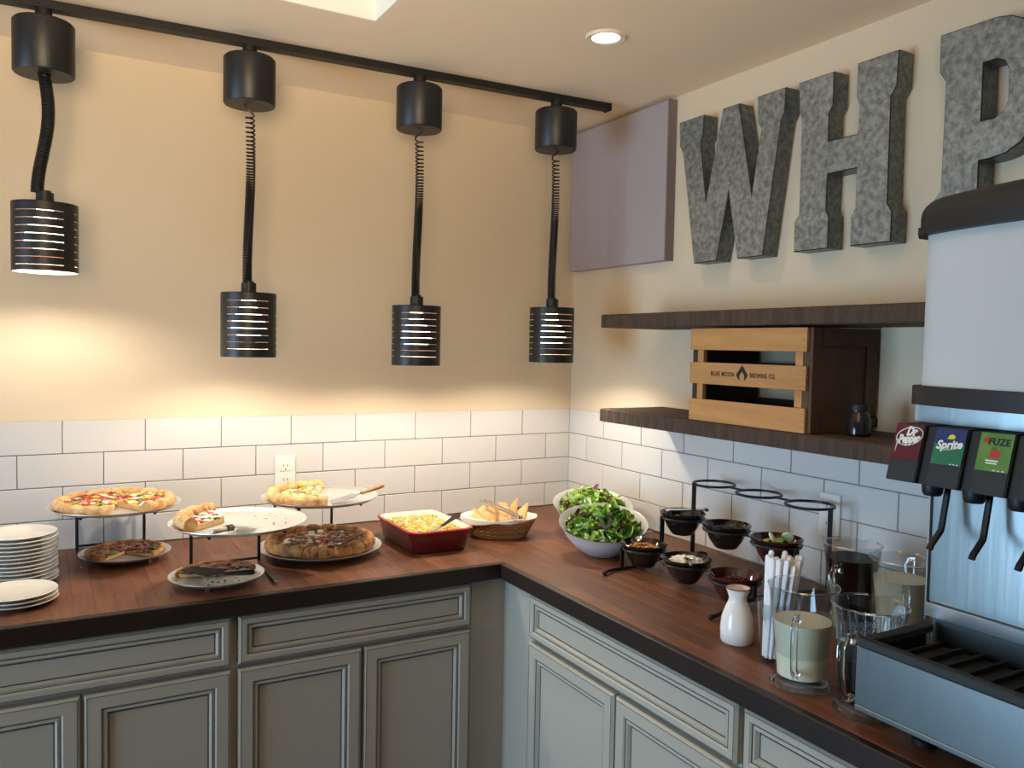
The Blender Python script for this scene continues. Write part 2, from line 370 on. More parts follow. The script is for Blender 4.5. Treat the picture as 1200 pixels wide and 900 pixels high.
# ------------------------------------------------------------------ cabinets
FY = .612                                                   # carcass face distance from the walls
def front_panel(name, u0, u1, z0, z1, f, parent, org, st=.048, hd=None):
    """frame-and-panel front; f(u, d, z) with d = outward distance from the wall"""
    D0, D1 = FY+.001, FY+.021; sz = hd or st
    ch = .006; mb = MB()
    def ring(a, b):
        (ua, ub, za, zb, da), (uc, ud, zc, zd, db) = a, b
        A = [f(ua, da, za), f(ub, da, za), f(ub, da, zb), f(ua, da, zb)]; B = [f(uc, db, zc), f(ud, db, zc), f(ud, db, zd), f(uc, db, zd)]
        mb.add(A+B, [(i, (i+1) % 4, 4+(i+1) % 4, 4+i) for i in range(4)])
    R = lambda s, q, d: (u0+s, u1-s, z0+q, z1-q, d)
    seq = [R(0, 0, D0), R(0, 0, D1-.006), R(.005, .005, D1), R(st-.016, sz-.016, D1), R(st-.011, sz-.011, D1-.005), R(st-.005, sz-.005, D1-.003), R(st, sz, D1-.011)]
    for a, b in zip(seq, seq[1:]): ring(a, b)
    d = mb.build(name, cab_m, parent, org=org)
    MB().box(f(u0+st-.001, D1-.016, z0+sz-.001), f(u1-st+.001, D1-.0105, z1-sz+.001)).build('center_panel', cab_m, d, org=org)
    g = MB()                                                # dark glaze lines
    def line(s, q, d, wdt):
        for (a, b, c, e) in ((u0+s, z0+q, u1-s, z0+q+wdt), (u0+s, z1-q-wdt, u1-s, z1-q), (u0+s, z0+q, u0+s+wdt, z1-q), (u1-s-wdt, z0+q, u1-s, z1-q)):
            g.box(f(a, d-.0004, b), f(c, d+.0004, e))
    line(st, sz, D1-.0102, .0022); line(.0052, .0052, D1, .0012); line(st-.0125, sz-.0125, D1-.0035, .0014)
    g.build('glaze_line', glaze_m, d, org=org)
def cabinet(label, u0, u1, split, axis, lo=-1e9):
    f = (lambda u, d, z: (u, -d, z)) if axis == 'x' else (lambda u, d, z: (-d, u, z))
    o3 = f((u0+u1)/2, .3, 0)
    t = thing('base_cabinet', label, 'cabinet', o3, 'base cabinets')
    MB().box(f(u0-.008, .02, .10), f(u1+.008, FY, CT-.043)).build('carcass', cab_m, t, org=o3)
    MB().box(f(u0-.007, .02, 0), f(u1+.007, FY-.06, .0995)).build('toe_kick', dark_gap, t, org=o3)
    front_panel('drawer', u0, u1, .747, .861, f, t, o3, .034, .034)
    for a, b in ((u0, split-.0035), (split+.0035, u1)): front_panel('door', a, b, .115, .736, f, t, o3)
cabinet('grey green cabinet under the plate stacks, at the left frame edge', -1.955, -1.347, -1.654, 'x')
cabinet('grey green cabinet under the pizzas, next to the inner corner', -1.331, -.725, -1.028, 'x')
cabinet('pale grey cabinet under the salad bowls and black bowl rack', -1.511, -.777, -1.146, 'y')
cabinet('pale grey cabinet below the soda dispenser, at the lower right', -2.26, -1.525, -1.89, 'y')
t = thing('corner_filler', 'plain grey green filler panels meeting in the inner cabinet corner', 'cabinet', (-.66, -.66, 0))
mb = MB().box((-.716, -.6125, 0), (-.6125, -.59, CT-.043)); mb.box((-.6125, -.7675, 0), (-.59, -.59, CT-.043))
mb.build('filler_panel', cab_m, t, org=(-.66, -.66, 0))

# ------------------------------------------------------------------ lighting track and heat lamps
TA, TB = Vector((-2.4, -.291, 0)), Vector((-.126, -.374, 0)); td = (TB-TA).normalized(); tn = Vector((-td.y, td.x, 0))
t = thing('lighting_track', 'long black ceiling track carrying the four heat lamps', 'light track', (TA.x, TA.y, ZC))
mb = MB(); q = [(-.016, 0), (.016, 0), (.016, -.020), (-.016, -.020)]
L_ = (TB-TA).length
mb.prism(q, lambda u, v, d: tuple(TA+td*d+tn*u+Vector((0, 0, ZC+v-.0005))), 0, L_-.006); mb.build('rail', track_m, t, org=(TA.x, TA.y, ZC))
mb = MB().prism([(-.018, 0), (.018, 0), (.018, -.022), (-.018, -.022)], lambda u, v, d: tuple(TA+td*d+tn*u+Vector((0, 0, ZC+v-.0005))), L_-.0055, L_)
mb.build('end_cap', track_m, t, org=(TA.x, TA.y, ZC))
def heat_lamp(label, x, y, zs0, zs1, style, sx=0):
    """zs0 bottom rim, zs1 top of the shade"""
    org = (x, y, zs0); t = thing('heat_lamp', label, 'heat lamp', org, 'track heat lamps'); z = lambda v: v-zs0
    MB().lathe([(0, z(ZC-.0205)), (.018, z(ZC-.0205)), (.018, z(2.2385)), (0, z(2.2385))], 16).build('track_adapter', track_m, t, True)
    MB().lathe([(0, z(2.238)), (.061, z(2.238)), (.0655, z(2.233)), (.0655, z(2.120)), (.063, z(2.1165)), (0, z(2.1165))], 40).build('canopy', black_m, t, True)
    # cord
    zt, zb = z(2.1165), z(zs1+.026); n = 36 if style else 30
    H = zt-zb; pts = []
    if style:      # stretched coil above, tight coil below
        turns_z = []; zz = zt-.030; pitch = .0125
        pts.append((-.012*style, 0, zt)); pts.append((-.004*style, .004, zt-.010)); pts.append((.009*style, .004, zt-.019))
        per = 10; k = 0; zc = zt-.026
        while zc > zb:
            fr = (zt-zc)/H; pitch = max(.0050, .0145*(1-fr*1.35)); rad = .0108
            a = 2*PI*k/per; off = .004*math.sin(fr*PI*1.6)
            pts.append((off+rad*math.cos(a)*style, rad*math.sin(a), zc)); zc -= pitch/per; k += 1
        rad = .0024
    else:          # fully closed thick coil hanging in a slight bend
        per = 9; k = 0; zc = zt
        while zc > zb:
            fr = (zt-zc)/H; a = 2*PI*k/per; off = .010*math.sin(fr*PI*1.5)-.006*fr
            pts.append((off+.0125*math.cos(a), .0125*math.sin(a), zc)); zc -= .0050/per; k += 1
        rad = .0026
    MB().tube(pts, rad, 5).build('coiled_cord', cord_m, t, True)
    MB().lathe([(0, z(zs1+.032)), (.013, z(zs1+.032)), (.013, z(zs1+.027)), (.019, z(zs1+.027)), (.0195, z(zs1+.0005)), (0, z(zs1+.0005))], 24).build('socket_cap', black_m, t, True)
    # slotted shade: bands, with slits between bands bridged by three posts
    R, Ri, seg = .0705, .0690, 60; h = zs1-zs0; ns = 8; sh = .0017; step = .0178; top0 = .021
    zed = [zs1]
    for i in range(ns): zed += [zs1-top0-i*step, zs1-top0-i*step-sh]
    zed.append(zs0); mb = MB()
    for i in range(0, len(zed), 2):
        a, b = z(zed[i]), z(zed[i+1]); mb.lathe([(Ri, a), (R, a), (R, b), (Ri, b)], seg, close=True, m=black_m)
    for i in range(1, len(zed)-1, 2):
        a, b = z(zed[i]), z(zed[i+1])
        for c in (.35, .35+2*PI/3, .35+4*PI/3):
            mb.lathe([(Ri, a), (R, a), (R, b), (Ri, b)], 5, close=True, a0=c+.75, a1=c+1.2, m=black_m)
    mb.lathe([(0, z(zs1)), (R, z(zs1)), (R, z(zs1)-.002), (0, z(zs1)-.002)], seg, m=black_m)
    sh_ = mb.build('shade', black_m, t, True)
    mb = MB()
    for i in range(0, len(zed), 2):
        a, b = z(zed[i])-.0025 if i == 0 else z(zed[i]), z(zed[i+1]); mb.lathe([(Ri-.0012, a), (Ri-.0002, a), (Ri-.0002, b), (Ri-.0012, b)], seg, close=True)
    mb.build('liner', copper_m, sh_, True)
    bz = .054
    MB().lathe([(0, bz), (.030, bz+.003), (.043, bz+.014), (.046, bz+.026), (.038, bz+.05), (.022, bz+.078), (.016, h-.004), (0, h-.004)], 28).build('bulb', bulb_m, t, True)
    light('heat_lamp_light', 'SPOT', (x, y, zs0+.030), HEAT, (1, .87, .70), .017, spot_size=2.9, spot_blend=.3)
HEAT = 9
heat_lamp('black slotted heat lamp, leftmost of four, hung highest on a thick short cord', -1.7155, -.315, 1.655, 1.815, 0)
heat_lamp('black slotted heat lamp above the sliced pizza, second from the left', -1.2485, -.332, 1.459, 1.627, 1)
heat_lamp('black slotted heat lamp above the red baking dish, third from the left', -.777, -.35, 1.440, 1.612, -1)
heat_lamp('black slotted heat lamp nearest the wall corner, rightmost of four', -.3215, -.367, 1.452, 1.624, -1)

# ------------------------------------------------------------------ metal letters on the right wall
LW = [(-.636, 2.182), (-.743, 2.182), (-.741, 2.122), (-.731, 2.106), (-.761, 1.933), (-.818, 2.181), (-.881, 2.181), (-.938, 1.928), (-.964, 2.094), (-.950, 2.116), (-.947, 2.182), (-1.046, 2.182), (-1.044, 2.120), (-1.033, 2.099), (-.984, 1.755), (-.890, 1.755), (-.851, 1.943), (-.810, 1.755), (-.716, 1.755), (-.656, 2.085), (-.639, 2.113)]
LH = [(-1.088, 2.181), (-1.195, 2.181), (-1.195, 2.101), (-1.184, 2.082), (-1.185, 2.016), (-1.267, 2.016), (-1.269, 2.084), (-1.260, 2.104), (-1.260, 2.181), (-1.369, 2.181), (-1.367, 2.104), (-1.353, 2.082), (-1.354, 1.842), (-1.367, 1.822), (-1.366, 1.754), (-1.257, 1.754), (-1.257, 1.826), (-1.268, 1.842), (-1.268, 1.936), (-1.186, 1.936), (-1.185, 1.850), (-1.194, 1.833), (-1.194, 1.755), (-1.088, 1.755), (-1.087, 1.833), (-1.101, 1.848), (-1.100, 2.088), (-1.091, 2.108)]
LP = [(-1.466, 2.181), (-1.585, 2.181), (-1.615, 2.175), (-1.645, 2.158), (-1.668, 2.128), (-1.677, 2.085), (-1.677, 1.995), (-1.668, 1.952), (-1.645, 1.921), (-1.615, 1.904), (-1.585, 1.899), (-1.562, 1.899), (-1.562, 1.846), (-1.573, 1.826), (-1.573, 1.755), (-1.466, 1.755), (-1.466, 1.832), (-1.481, 1.850), (-1.482, 2.080), (-1.467, 2.103)]
LPH = [(-1.563, 2.096), (-1.590, 2.096), (-1.605, 2.088), (-1.614, 2.070), (-1.615, 2.008), (-1.607, 1.990), (-1.590, 1.980), (-1.563, 1.980)]
def letter(label, poly, screws, hole=None):
    ys = [p[0] for p in poly]; org = (0, (min(ys)+max(ys))/2, min(p[1] for p in poly))
    t = thing('metal_letter', label, 'wall letter', org, 'galvanised wall letters')
    loop = list(poly)
    fn = lambda u, v, d: (-d, u, v)
    D = .055
    cu = bpy.data.curves.new('letter', 'CURVE'); cu.dimensions = '2D'; cu.fill_mode = 'BOTH'
    for lp in ([loop] + ([hole] if hole else [])):
        sp = cu.splines.new('POLY'); sp.points.add(len(lp)-1); sp.use_cyclic_u = True
        for p, (u, v) in zip(sp.points, lp): p.co = (-u, v, 0, 1)
    cu.extrude = D/2-.0022; cu.bevel_depth = .0022; cu.bevel_resolution = 0; cu.offset = -.0022
    o = bpy.data.objects.new('letter', cu); COL.objects.link(o); bpy.context.view_layer.update()
    me = bpy.data.meshes.new_from_object(o.evaluated_get(bpy.context.evaluated_depsgraph_get()))
    bpy.data.objects.remove(o); bpy.data.curves.remove(cu)
    me.transform(Matrix.Translation(-Vector(org)) @ frame((-D/2+.002, 0, 0), (0, -1, 0), (0, 0, 1)))
    me.materials.clear()
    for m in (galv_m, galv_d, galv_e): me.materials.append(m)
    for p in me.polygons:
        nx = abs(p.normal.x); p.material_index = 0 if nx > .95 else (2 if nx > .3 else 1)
        p.use_smooth = False
    o = bpy.data.objects.new('letter_body', me); COL.objects.link(o); o.parent = t
    for (u, v) in screws:
        mb = MB().lathe([(0, .0014), (.003, .001), (.0042, 0)], 12); mb.v = [(-.0535-a[2], u+a[0], v+a[1]) for a in mb.v]
        mb.build('screw', screw_m, t, org=org)
letter('galvanised metal letter W, nearest the corner panel', LW, [(-.852, 2.155), (-.851, 1.968)])
letter('galvanised metal letter H, between the other two letters', LH, [(-1.318, 2.16), (-1.135, 1.775)])
letter('galvanised metal letter P, half hidden behind the dispenser lid', LP, [(-1.575, 2.155)], LPH)

# ------------------------------------------------------------------ shelves
for lab, z0, z1, y0 in (('rough dark timber wall shelf carrying the wooden crate', 1.2765, 1.3165, -.530), ('rough dark timber wall shelf above the wooden crate', 1.562, 1.602, -.526)):
    org = (-.12, -1.1, z0); t = thing('wall_shelf', lab, 'shelf', org, 'timber wall shelves')
    MB().box((-.241, -1.70, z0), (.0035, y0, z1), .002).build('board', shelf_m, t, org=org)
    # rough sawn front edge
    n = 90; V = []; F = []; rr = random.Random(int(z0*1000))
    for i in range(n+1):
        y = y0+(-1.70-y0)*i/n; d = rr.uniform(0, .0022)
        V += [(-.2405, y, z0+.0005+rr.uniform(0, .001)), (-.2435-d, y, z0+.0015), (-.2435-d*.6, y, z1-.003-rr.uniform(0, .001)), (-.2405, y, z1-.0005)]
    for i in range(n): F += [(i*4+j, i*4+j+1, (i+1)*4+j+1, (i+1)*4+j) for j in range(3)]
    F += [(0, 1, 2, 3), tuple(n*4+j for j in range(4))]
    MB().add(V, F).build('sawn_edge', saw_m, t, org=org)

# ------------------------------------------------------------------ crate
CZ = 1.3172; org = (-.12, -1.11, CZ)
t = thing('wooden_crate', 'pine slatted beer crate with stamped lettering, lying on the lower shelf', 'crate', org)
cy0, cy1 = -1.302, -.921
slats = [(1.3175, 1.3735), (1.4135, 1.4690), (1.5010, 1.5560)]
sl = []
for a, b in slats: sl.append(MB().box((-.2385, cy0+.001, a), (-.2295, cy1, b), .001).build('slat', crate_m, t, org=org))
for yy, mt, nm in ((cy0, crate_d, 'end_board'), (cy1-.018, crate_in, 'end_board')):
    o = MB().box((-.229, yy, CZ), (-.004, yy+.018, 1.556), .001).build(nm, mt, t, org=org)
for yy in (cy0+.0185, cy1-.040): MB().box((-.229, yy, CZ+.0005), (-.217, yy+.021, 1.555)).build('corner_post', crate_m, t, org=org)
for a, b in slats: MB().box((-.013, cy0+.0185, a), (-.004, cy1-.0185, b)).build('back_slat', crate_in, t, org=org)
for i in range(3): MB().box((-.205+i*.065, cy0+.0185, CZ), (-.150+i*.065, cy1-.0185, CZ+.008)).build('bottom_board', crate_in, t, org=org)
mb = MB()                                                   # battens framing the crate end
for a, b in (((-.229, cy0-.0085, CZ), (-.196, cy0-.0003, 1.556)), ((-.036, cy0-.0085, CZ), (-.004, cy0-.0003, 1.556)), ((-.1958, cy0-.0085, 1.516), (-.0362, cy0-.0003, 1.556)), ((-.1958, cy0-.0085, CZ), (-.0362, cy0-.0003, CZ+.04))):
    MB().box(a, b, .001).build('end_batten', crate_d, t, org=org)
nb = MB()
for (a, b) in slats:
    for yy in (cy1-.006, cy0+.008):
        for k in range(3): nb.box((-.2389, yy-.001, a+.010+k*.016), (-.2384, yy+.001, a+.012+k*.016))
nb.build('nail_heads', ink_m, t, org=org)['kind'] = 'stuff'
ins = 1.441; fx = -.2388
text('stamp_lettering', 'BLUE MOON', .0155, ink_m, sl[1], frame((fx, -1.041, ins), (0, -1, 0), (0, 0, 1)), org, spacing=1.25, width=.080)
text('stamp_lettering', 'BREWING CO.', .0155, ink_m, sl[1], frame((fx, -1.174, ins), (0, -1, 0), (0, 0, 1)), org, spacing=1.2, width=.080)
mb = MB(); cc = (-1.1077, ins+.003); fn = lambda u, v, d: (fx-d, cc[0]-u, cc[1]+v)
mb.prism([(0, .022), (-.020, -.003), (-.008, -.017), (-.008, -.004), (0, .006), (.008, -.004), (.008, -.017), (.020, -.003)], fn, 0, .0004)
mb.build('stamp_emblem', ink_m, sl[1], org=org)
o = mb = None
t = thing('mug_jar', 'small dark glass jar with handle on the shelf before the crate', 'jar', (-.145, -1.372, 1.3167))
MB().lathe([(0, 0), (.022, 0), (.026, .004), (.026, .040), (.019, .052), (.019, .056)], 28).build('glass_body', jar_m, t, True)
MB().lathe([(0, .071), (.020, .071), (.021, .069), (.021, .0562), (0, .0562)], 28).build('lid', dispb_m, t, True)
MB().tube([(.0255*math.cos(-.6)+a*math.cos(-.6), .0255*math.sin(-.6)+a*math.sin(-.6), z) for a, z in ((0, .042), (.008, .044), (.013, .036), (.012, .02), (.006, .012), (0, .012))], .0025, 6).build('handle', jar_m, t, True)

# ------------------------------------------------------------------ soda dispenser
DY0, DY1 = -1.775, -2.235                                   # left and right sides
org = (-.33, -2.0, CT)
t = thing('soda_dispenser', 'steel and white countertop soda fountain dispenser with drip tray', 'soda dispenser', org)
B = lambda name, a, b, m, bev=.002, par=None: MB().box(a, b, bev).build(name, m, par or t, org=org)
SPX = -.486
B('cabinet_body', (SPX+.002, DY0-.004, .960), (-.012, DY1, 1.425), steel_b)
B('splash_panel', (SPX-.001, DY0, 1.106), (SPX+.0015, DY1, 1.400), steel_b, .0005)
B('splash_edge_trim', (SPX-.006, DY0+.004, 1.075), (SPX+.004, DY0-.0002, 1.330), steel_m, .001)
B('splash_ledge', (SPX-.010, DY0-.001, 1.084), (SPX-.0012, DY1, 1.1055), steel_m, .0008)
B('header_panel', (-.548, DY0-.010, 1.396), (SPX-.0012, DY1, 1.4245), steel_b, .001)
# drip tray
FX = -.659; tr = B('drip_tray', (FX, DY0, .964), (SPX-.011, DY1, .972), steel_b, .001)
B('tray_front', (FX, DY0, .9725), (FX+.006, DY1, 1.0615), steel_b, .001, tr)
B('tray_side', (FX+.0065, DY0-.006, .9725), (SPX-.011, DY0, 1.0615), steel_b, .001, tr)
B('tray_side', (FX+.0065, DY1, .9725), (SPX-.011, DY1+.006, 1.0615), steel_b, .001, tr)
B('tray_rim', (FX-.0015, DY0-.001, 1.062), (FX+.016, DY1, 1.0745), disps_m, .002, tr)
B('tray_rim', (FX+.0165, DY0-.018, 1.062), (SPX-.011, DY0-.001, 1.0745), disps_m, .002, tr)
g = MB()
for i in range(14): g.box((FX+.0175, DY0-.030-i*.031, 1.045), (SPX-.012, DY0-.036-i*.031, 1.052))
g.box((FX+.0175, DY0-.019, 1.040), (SPX-.012, DY1+.007, 1.0445)); g.build('cup_grate', tray_m, tr, org=org)
for x in (-.56, -.06):
    for y in (DY0-.05, DY1+.05):
        mb = MB().lathe([(0, CT), (.018, CT), (.018, CT+.008), (.012, CT+.012), (.012, .9595), (0, .9595)], 16, c=(x, y, 0)); mb.build('foot', dispb_m, t, True, org=org)
# upper ice bin with bowed front
def bowed(z0, z1, inset, bulge, name, m, bev=.004, zround=0):
    P = []; ya, yb = DY0-.002+inset*-1, DY1+inset
    n = 20; r = .03; x0 = -.557+inset
    for i in range(n+1):
        s = i/n; y = ya+(yb-ya)*s; edge = min(s, 1-s)*abs(yb-ya)
        c = r-math.sqrt(max(0, r*r-(r-edge)**2)) if edge < r else 0
        P.append((x0-bulge*(1-(2*s-1)**2)+c, y))
    P += [(-.012, yb), (-.012, ya)]
    mb = MB()
    if not zround: mb.prism(P, lambda u, v, d: (u, v, d), z0, z1)
    else:
        cx, cyy = -.3, (ya+yb)/2; k = 6; rings = []
        for j in range(k+1):
            a = j/k*PI/2; ins = zround*(1-math.cos(a)); rings.append((ins, z1-zround+zround*math.sin(a)))
        rings = [(0, z0)]+rings; n2 = len(P); V = []
        for ins, z in rings: V += [(u+(ins if u < -.1 else 0), v-math.copysign(min(ins, abs(v-cyy)), v-cyy)*(1 if abs(v-cyy) > .12 else abs(v-cyy)/.12), z) for u, v in P]
        F = [(j*n2+i, j*n2+(i+1) % n2, (j+1)*n2+(i+1) % n2, (j+1)*n2+i) for j in range(len(rings)-1) for i in range(n2)]
        F += [tuple(range(n2))[::-1], tuple((len(rings)-1)*n2+i for i in range(n2))]; mb.add(V, F)
    return mb.build(name, m, t, True, org=org)
bowed(1.4255, 1.4535, -.010, .045, 'base_band', dispb_m)
bowed(1.4540, 1.6795, 0, .045, 'ice_bin', dispw_m)
lid = bowed(1.6800, 1.739, -.008, .047, 'lid', dispb_m, zround=.034)
bowed(1.6798, 1.6905, -.0105, .047, 'lid_seal', dispb_m)
B('mount_bracket', (-.545, DY0-.001, 1.398), (SPX+.05, DY0-.0095, 1.4245), steel_m, .001)
# valves
def valve(i):
    y1 = -1.7815-.0648*i; y0 = y1-.0475
    xt, xb, zt, zb = -.5935, -.6175, 1.3965, 1.3130
    mb = MB(); prof = [(xt, zt), (xb, zb), (xb+.03, zb-.004), (-.497, zb+.004), (-.497, zt-.001)]
    mb.prism(prof, lambda u, v, d: (u, d, v), y0, y1); v = mb.build('valve', disps_m, t, org=org, bevel=.0015)
    MB().prism([(xt+.006, zt-.002), (xb+.008, zb), (-.499, zb+.004), (-.499, zt-.002)], lambda u, w_, d: (u, d, w_), y0-.0168, y0-.0004).build('side_cover', dispb_m, v, org=org)
    ux = (0, -1, 0); uy = Vector((xt-xb, 0, zt-zb)).normalized(); ctr = Vector(((xt+xb)/2, (y0+y1)/2, (zt+zb)/2)); nrm = Vector(ux).cross(uy)
    fr = lambda du, dv, d: frame(ctr+Vector(ux)*du+uy*dv+nrm*d, ux, uy)
    pt = lambda du, dv, d: tuple(ctr+Vector(ux)*du+uy*dv+nrm*d)
    # nozzle and lever
    yc = (y0+y1)/2-.006
    MB().lathe([(0, 0), (.0135, 0), (.016, -.006), (.0145, -.022), (.012, -.026), (0, -.026)], 20, c=(-.545, yc, zb)).build('nozzle', dispb_m, v, True, org=org)
    mb = MB().tube([(-.513, yc-.006, zb), (-.518, yc-.006, 1.285), (-.527, yc-.006, 1.240), (-.531, yc-.007, 1.232), (-.558, yc-.010, 1.214), (-.562, yc-.010, 1.208)], [.0055]*6, 8, flat=.7)
    mb.build('lever', dispb_m, v, True, org=org)
    lz0, lz1, hw = -.0105, .0425, .0225
    def lab(m, poly=None, d=.0012, nm='label_print'):
        P = poly or [(-hw, lz0), (hw, lz0), (hw, lz1), (-hw, lz1)]
        return MB().prism(P, lambda u, v_, dd: pt(u, v_, dd), d-.0003 if d > .0013 else .0006, d, m).build(nm, m, v, org=org)
    if i == 0:
        lab(mat('maroon_label', (.12, .008, .02), .35, var=(20, (.07, .006, .014))))
        E = [(.0205*math.cos(a)+.002, .0135*math.sin(a)+.0250+.0035*math.cos(a)) for a in [2*PI*k/28 for k in range(28)]]
        MB().tube([pt(u, w_, .0016) for u, w_ in E], .0008, 4, closed=True).build('emblem_ring', inkw, v, org=org)
        text('lettering', 'Dr', .0190, inkw, v, fr(.004, .0318, .0016), org, shear=.25, width=.0175, bold=.05)
        text('lettering', 'Pepper', .0180, inkw, v, fr(.002, .0205, .0018) @ Matrix.Rotation(.14, 4, 'Z'), org, shear=.25, width=.0345, bold=.05)
        MB().tube([pt(-.0150, .019, .0016), pt(-.0160, .008, .0016), pt(-.0165, .000, .0016)], [.0012, .0008, .0004], 5).build('lettering', inkw, v, org=org)
    elif i == 1:
        lab(mat('green_label', (.012, .13, .075), .35, var=(12, (.02, .20, .07))))
        lab(mat('blue_label', (.012, .035, .13), .35), [(-hw, .020), (-.005, .018), (hw, .021), (hw, lz1), (-hw, lz1)], .0015)
        lab(mat('lemon_print', (.72, .62, .05), .4), [(-.004, .0270), (.006, .0275), (.0075, .0315), (.003, .0345), (-.002, .0325)], .0018)
        text('lettering', 'Sprite', .0170, inkw, v, fr(0, .0185, .0020) @ Matrix.Rotation(.10, 4, 'Z'), org, shear=.3, width=.0385)
        MB().tube([pt(-.018, .0125, .0018), pt(-.006, .0105, .0018), pt(.012, .0145, .0018)], .0005, 4).build('emblem_line', inkw, v, org=org)
        for k in range(3): lab(inkw, [(.006+k*.005, lz0+.001), (.009+k*.005, lz0+.001), (.009+k*.005, lz0+.0022), (.006+k*.005, lz0+.0022)], .0018)
    elif i == 2:
        lab(mat('tea_label', (.06, .17, .06), .35, var=(22, (.13, .27, .05))))
        text('lettering', 'FUZE', .0135, inkk, v, fr(.004, .0300, .0016), org, spacing=1.1, width=.029)
        lab(mat('red_print', (.42, .03, .025), .4), [(-.0165, .0285), (-.011, .0275), (-.010, .0340), (-.014, .0365), (-.0175, .033)], .0016)
        lab(mat('red_print', (.42, .03, .025), .4), [(-.006, .0085), (.007, .0080), (.008, .0175), (.004, .0195), (-.005, .0190)], .0016)
        lab(mat('leaf_print', (.05, .16, .02), .4), [(-.006, .0190), (.001, .0185), (.002, .0225), (-.003, .0235)], .0018)
        for k, (a, b) in enumerate(((-.010, .007), (-.009, .006))): lab(inkw, [(a, .0030-k*.0035), (b, .0030-k*.0035), (b, .0048-k*.0035), (a, .0048-k*.0035)], .0016)
        for k in range(3): lab(inkw, [(.002+k*.006, lz0+.001), (.0055+k*.006, lz0+.001), (.0055+k*.006, lz0+.0022), (.002+k*.006, lz0+.0022)], .0018)
    else: lab(mat('dark_label', (.02, .022, .025), .4))
for i in range(6): valve(i)

# ------------------------------------------------------------------ plates
pm = MB().lathe([(0, 0), (.048, 0), (.050, .0015), (.060, .004), (.081, .0105), (.083, .0125), (.0815, .0135), (.060, .0075), (.050, .0055), (0, .0055)], 44)
p0 = pm.build('plate', plate_m, smooth=True); rs = random.Random(5); first = True
def plate(x, y, z, label, group):
    global first
    o = p0 if first else dup(p0); first = False
    o.location = (x, y, z); o.rotation_euler = (0, 0, rs.random()*6); tag(o, label, 'plate', group)
N = 13; ORD = 'second third fourth fifth sixth seventh eighth ninth tenth eleventh twelfth'.split()
for i in range(N):
    lab = 'white plate on top of the tall plate stack' if i == N-1 else ('white plate at the very bottom of the tall plate stack' if i == 0 else 'white plate in the tall stack, %s from the top' % ORD[N-2-i])
    plate(-1.775+rs.uniform(-.002, .002), -.305+rs.uniform(-.002, .002), CT+.0006+i*.0093, lab, 'plates in the tall stack')
for i, lab in enumerate(('bottom plate of the short stack of three, nearest the counter edge', 'middle plate of the short stack of three, nearest the counter edge', 'top plate of the short stack of three, nearest the counter edge')):
    plate(-1.777+rs.uniform(-.001, .001), -.476, CT+.0006+i*.0090, lab, 'plates in the short stack')

# ------------------------------------------------------------------ pizza stands, pans and pizzas
def stand(label, x, y, zt):
    t = thing('pizza_stand', label, 'pizza stand', (x, y, CT), 'wire pizza stands'); r = .0042; zz = zt-CT-.0105-r
    for s in (-1, 1):
        MB().tube([(s*.080, -.040, r), (s*.085, .155, r), (s*.085, .165, r+.006), (s*.085, .165, zz-.006), (s*.085, .158, zz), (s*.085, -.10, zz)], r, 8).build('side_frame', wire_m, t, True)
        MB().tube([(s*.080, -.0405, r), (s*.0797, -.046, r)], r*1.1, 8).build('end_cap', steel_m, t, True)
    for yy, z_ in ((.165, r+.012), (.1, zz), (-.06, zz)): MB().tube([(-.0805, yy, z_), (.0805, yy, z_)], r*.8, 8).build('cross_bar', wire_m, t, True)
def pan(label, x, y, z, r, m=alu_m):
    """z = rim height"""
    o = MB().lathe([(0, -.0095), (r-.016, -.0095), (r-.010, -.006), (r-.003, -.0015), (r, -.0005), (r, .0006), (r-.004, 0), (r-.0115, -.005), (r-.017, -.008), (0, -.008)], 64).build('pizza_pan', m, smooth=True)
    o.location = (x, y, z); return tag(o, label, 'pizza pan', 'round pizza pans')
def blob(mb, c, s, m, rr, flat=.5):
    V = []; n = 6; ph = rr.random()*6
    for zz, k in ((-.5*flat, .8), (.1*flat, 1), (.5*flat, .55)):
        V += [(c[0]+s*k*rr.uniform(.75, 1.15)*math.cos(ph+2*PI*i/n), c[1]+s*k*rr.uniform(.75, 1.15)*math.sin(ph+2*PI*i/n), c[2]+s*zz) for i in range(n)]
    F = [(i, (i+1) % n, n+(i+1) % n, n+i) for i in range(n)]+[(n+i, n+(i+1) % n, 2*n+(i+1) % n, 2*n+i) for i in range(n)]+[tuple(2*n+i for i in range(n))]
    mb.add(V, F, m)
def strip(mb, c, ln, wd, ang, m, rr, bend=.3):
    pts = [(c[0]+math.cos(ang+bend*k)*ln*(k-1)/2, c[1]+math.sin(ang+bend*k)*ln*(k-1)/2, c[2]+(.004 if k == 1 else .001)) for k in range(3)]
    mb.tube(pts, wd, 5, m, flat=.5)
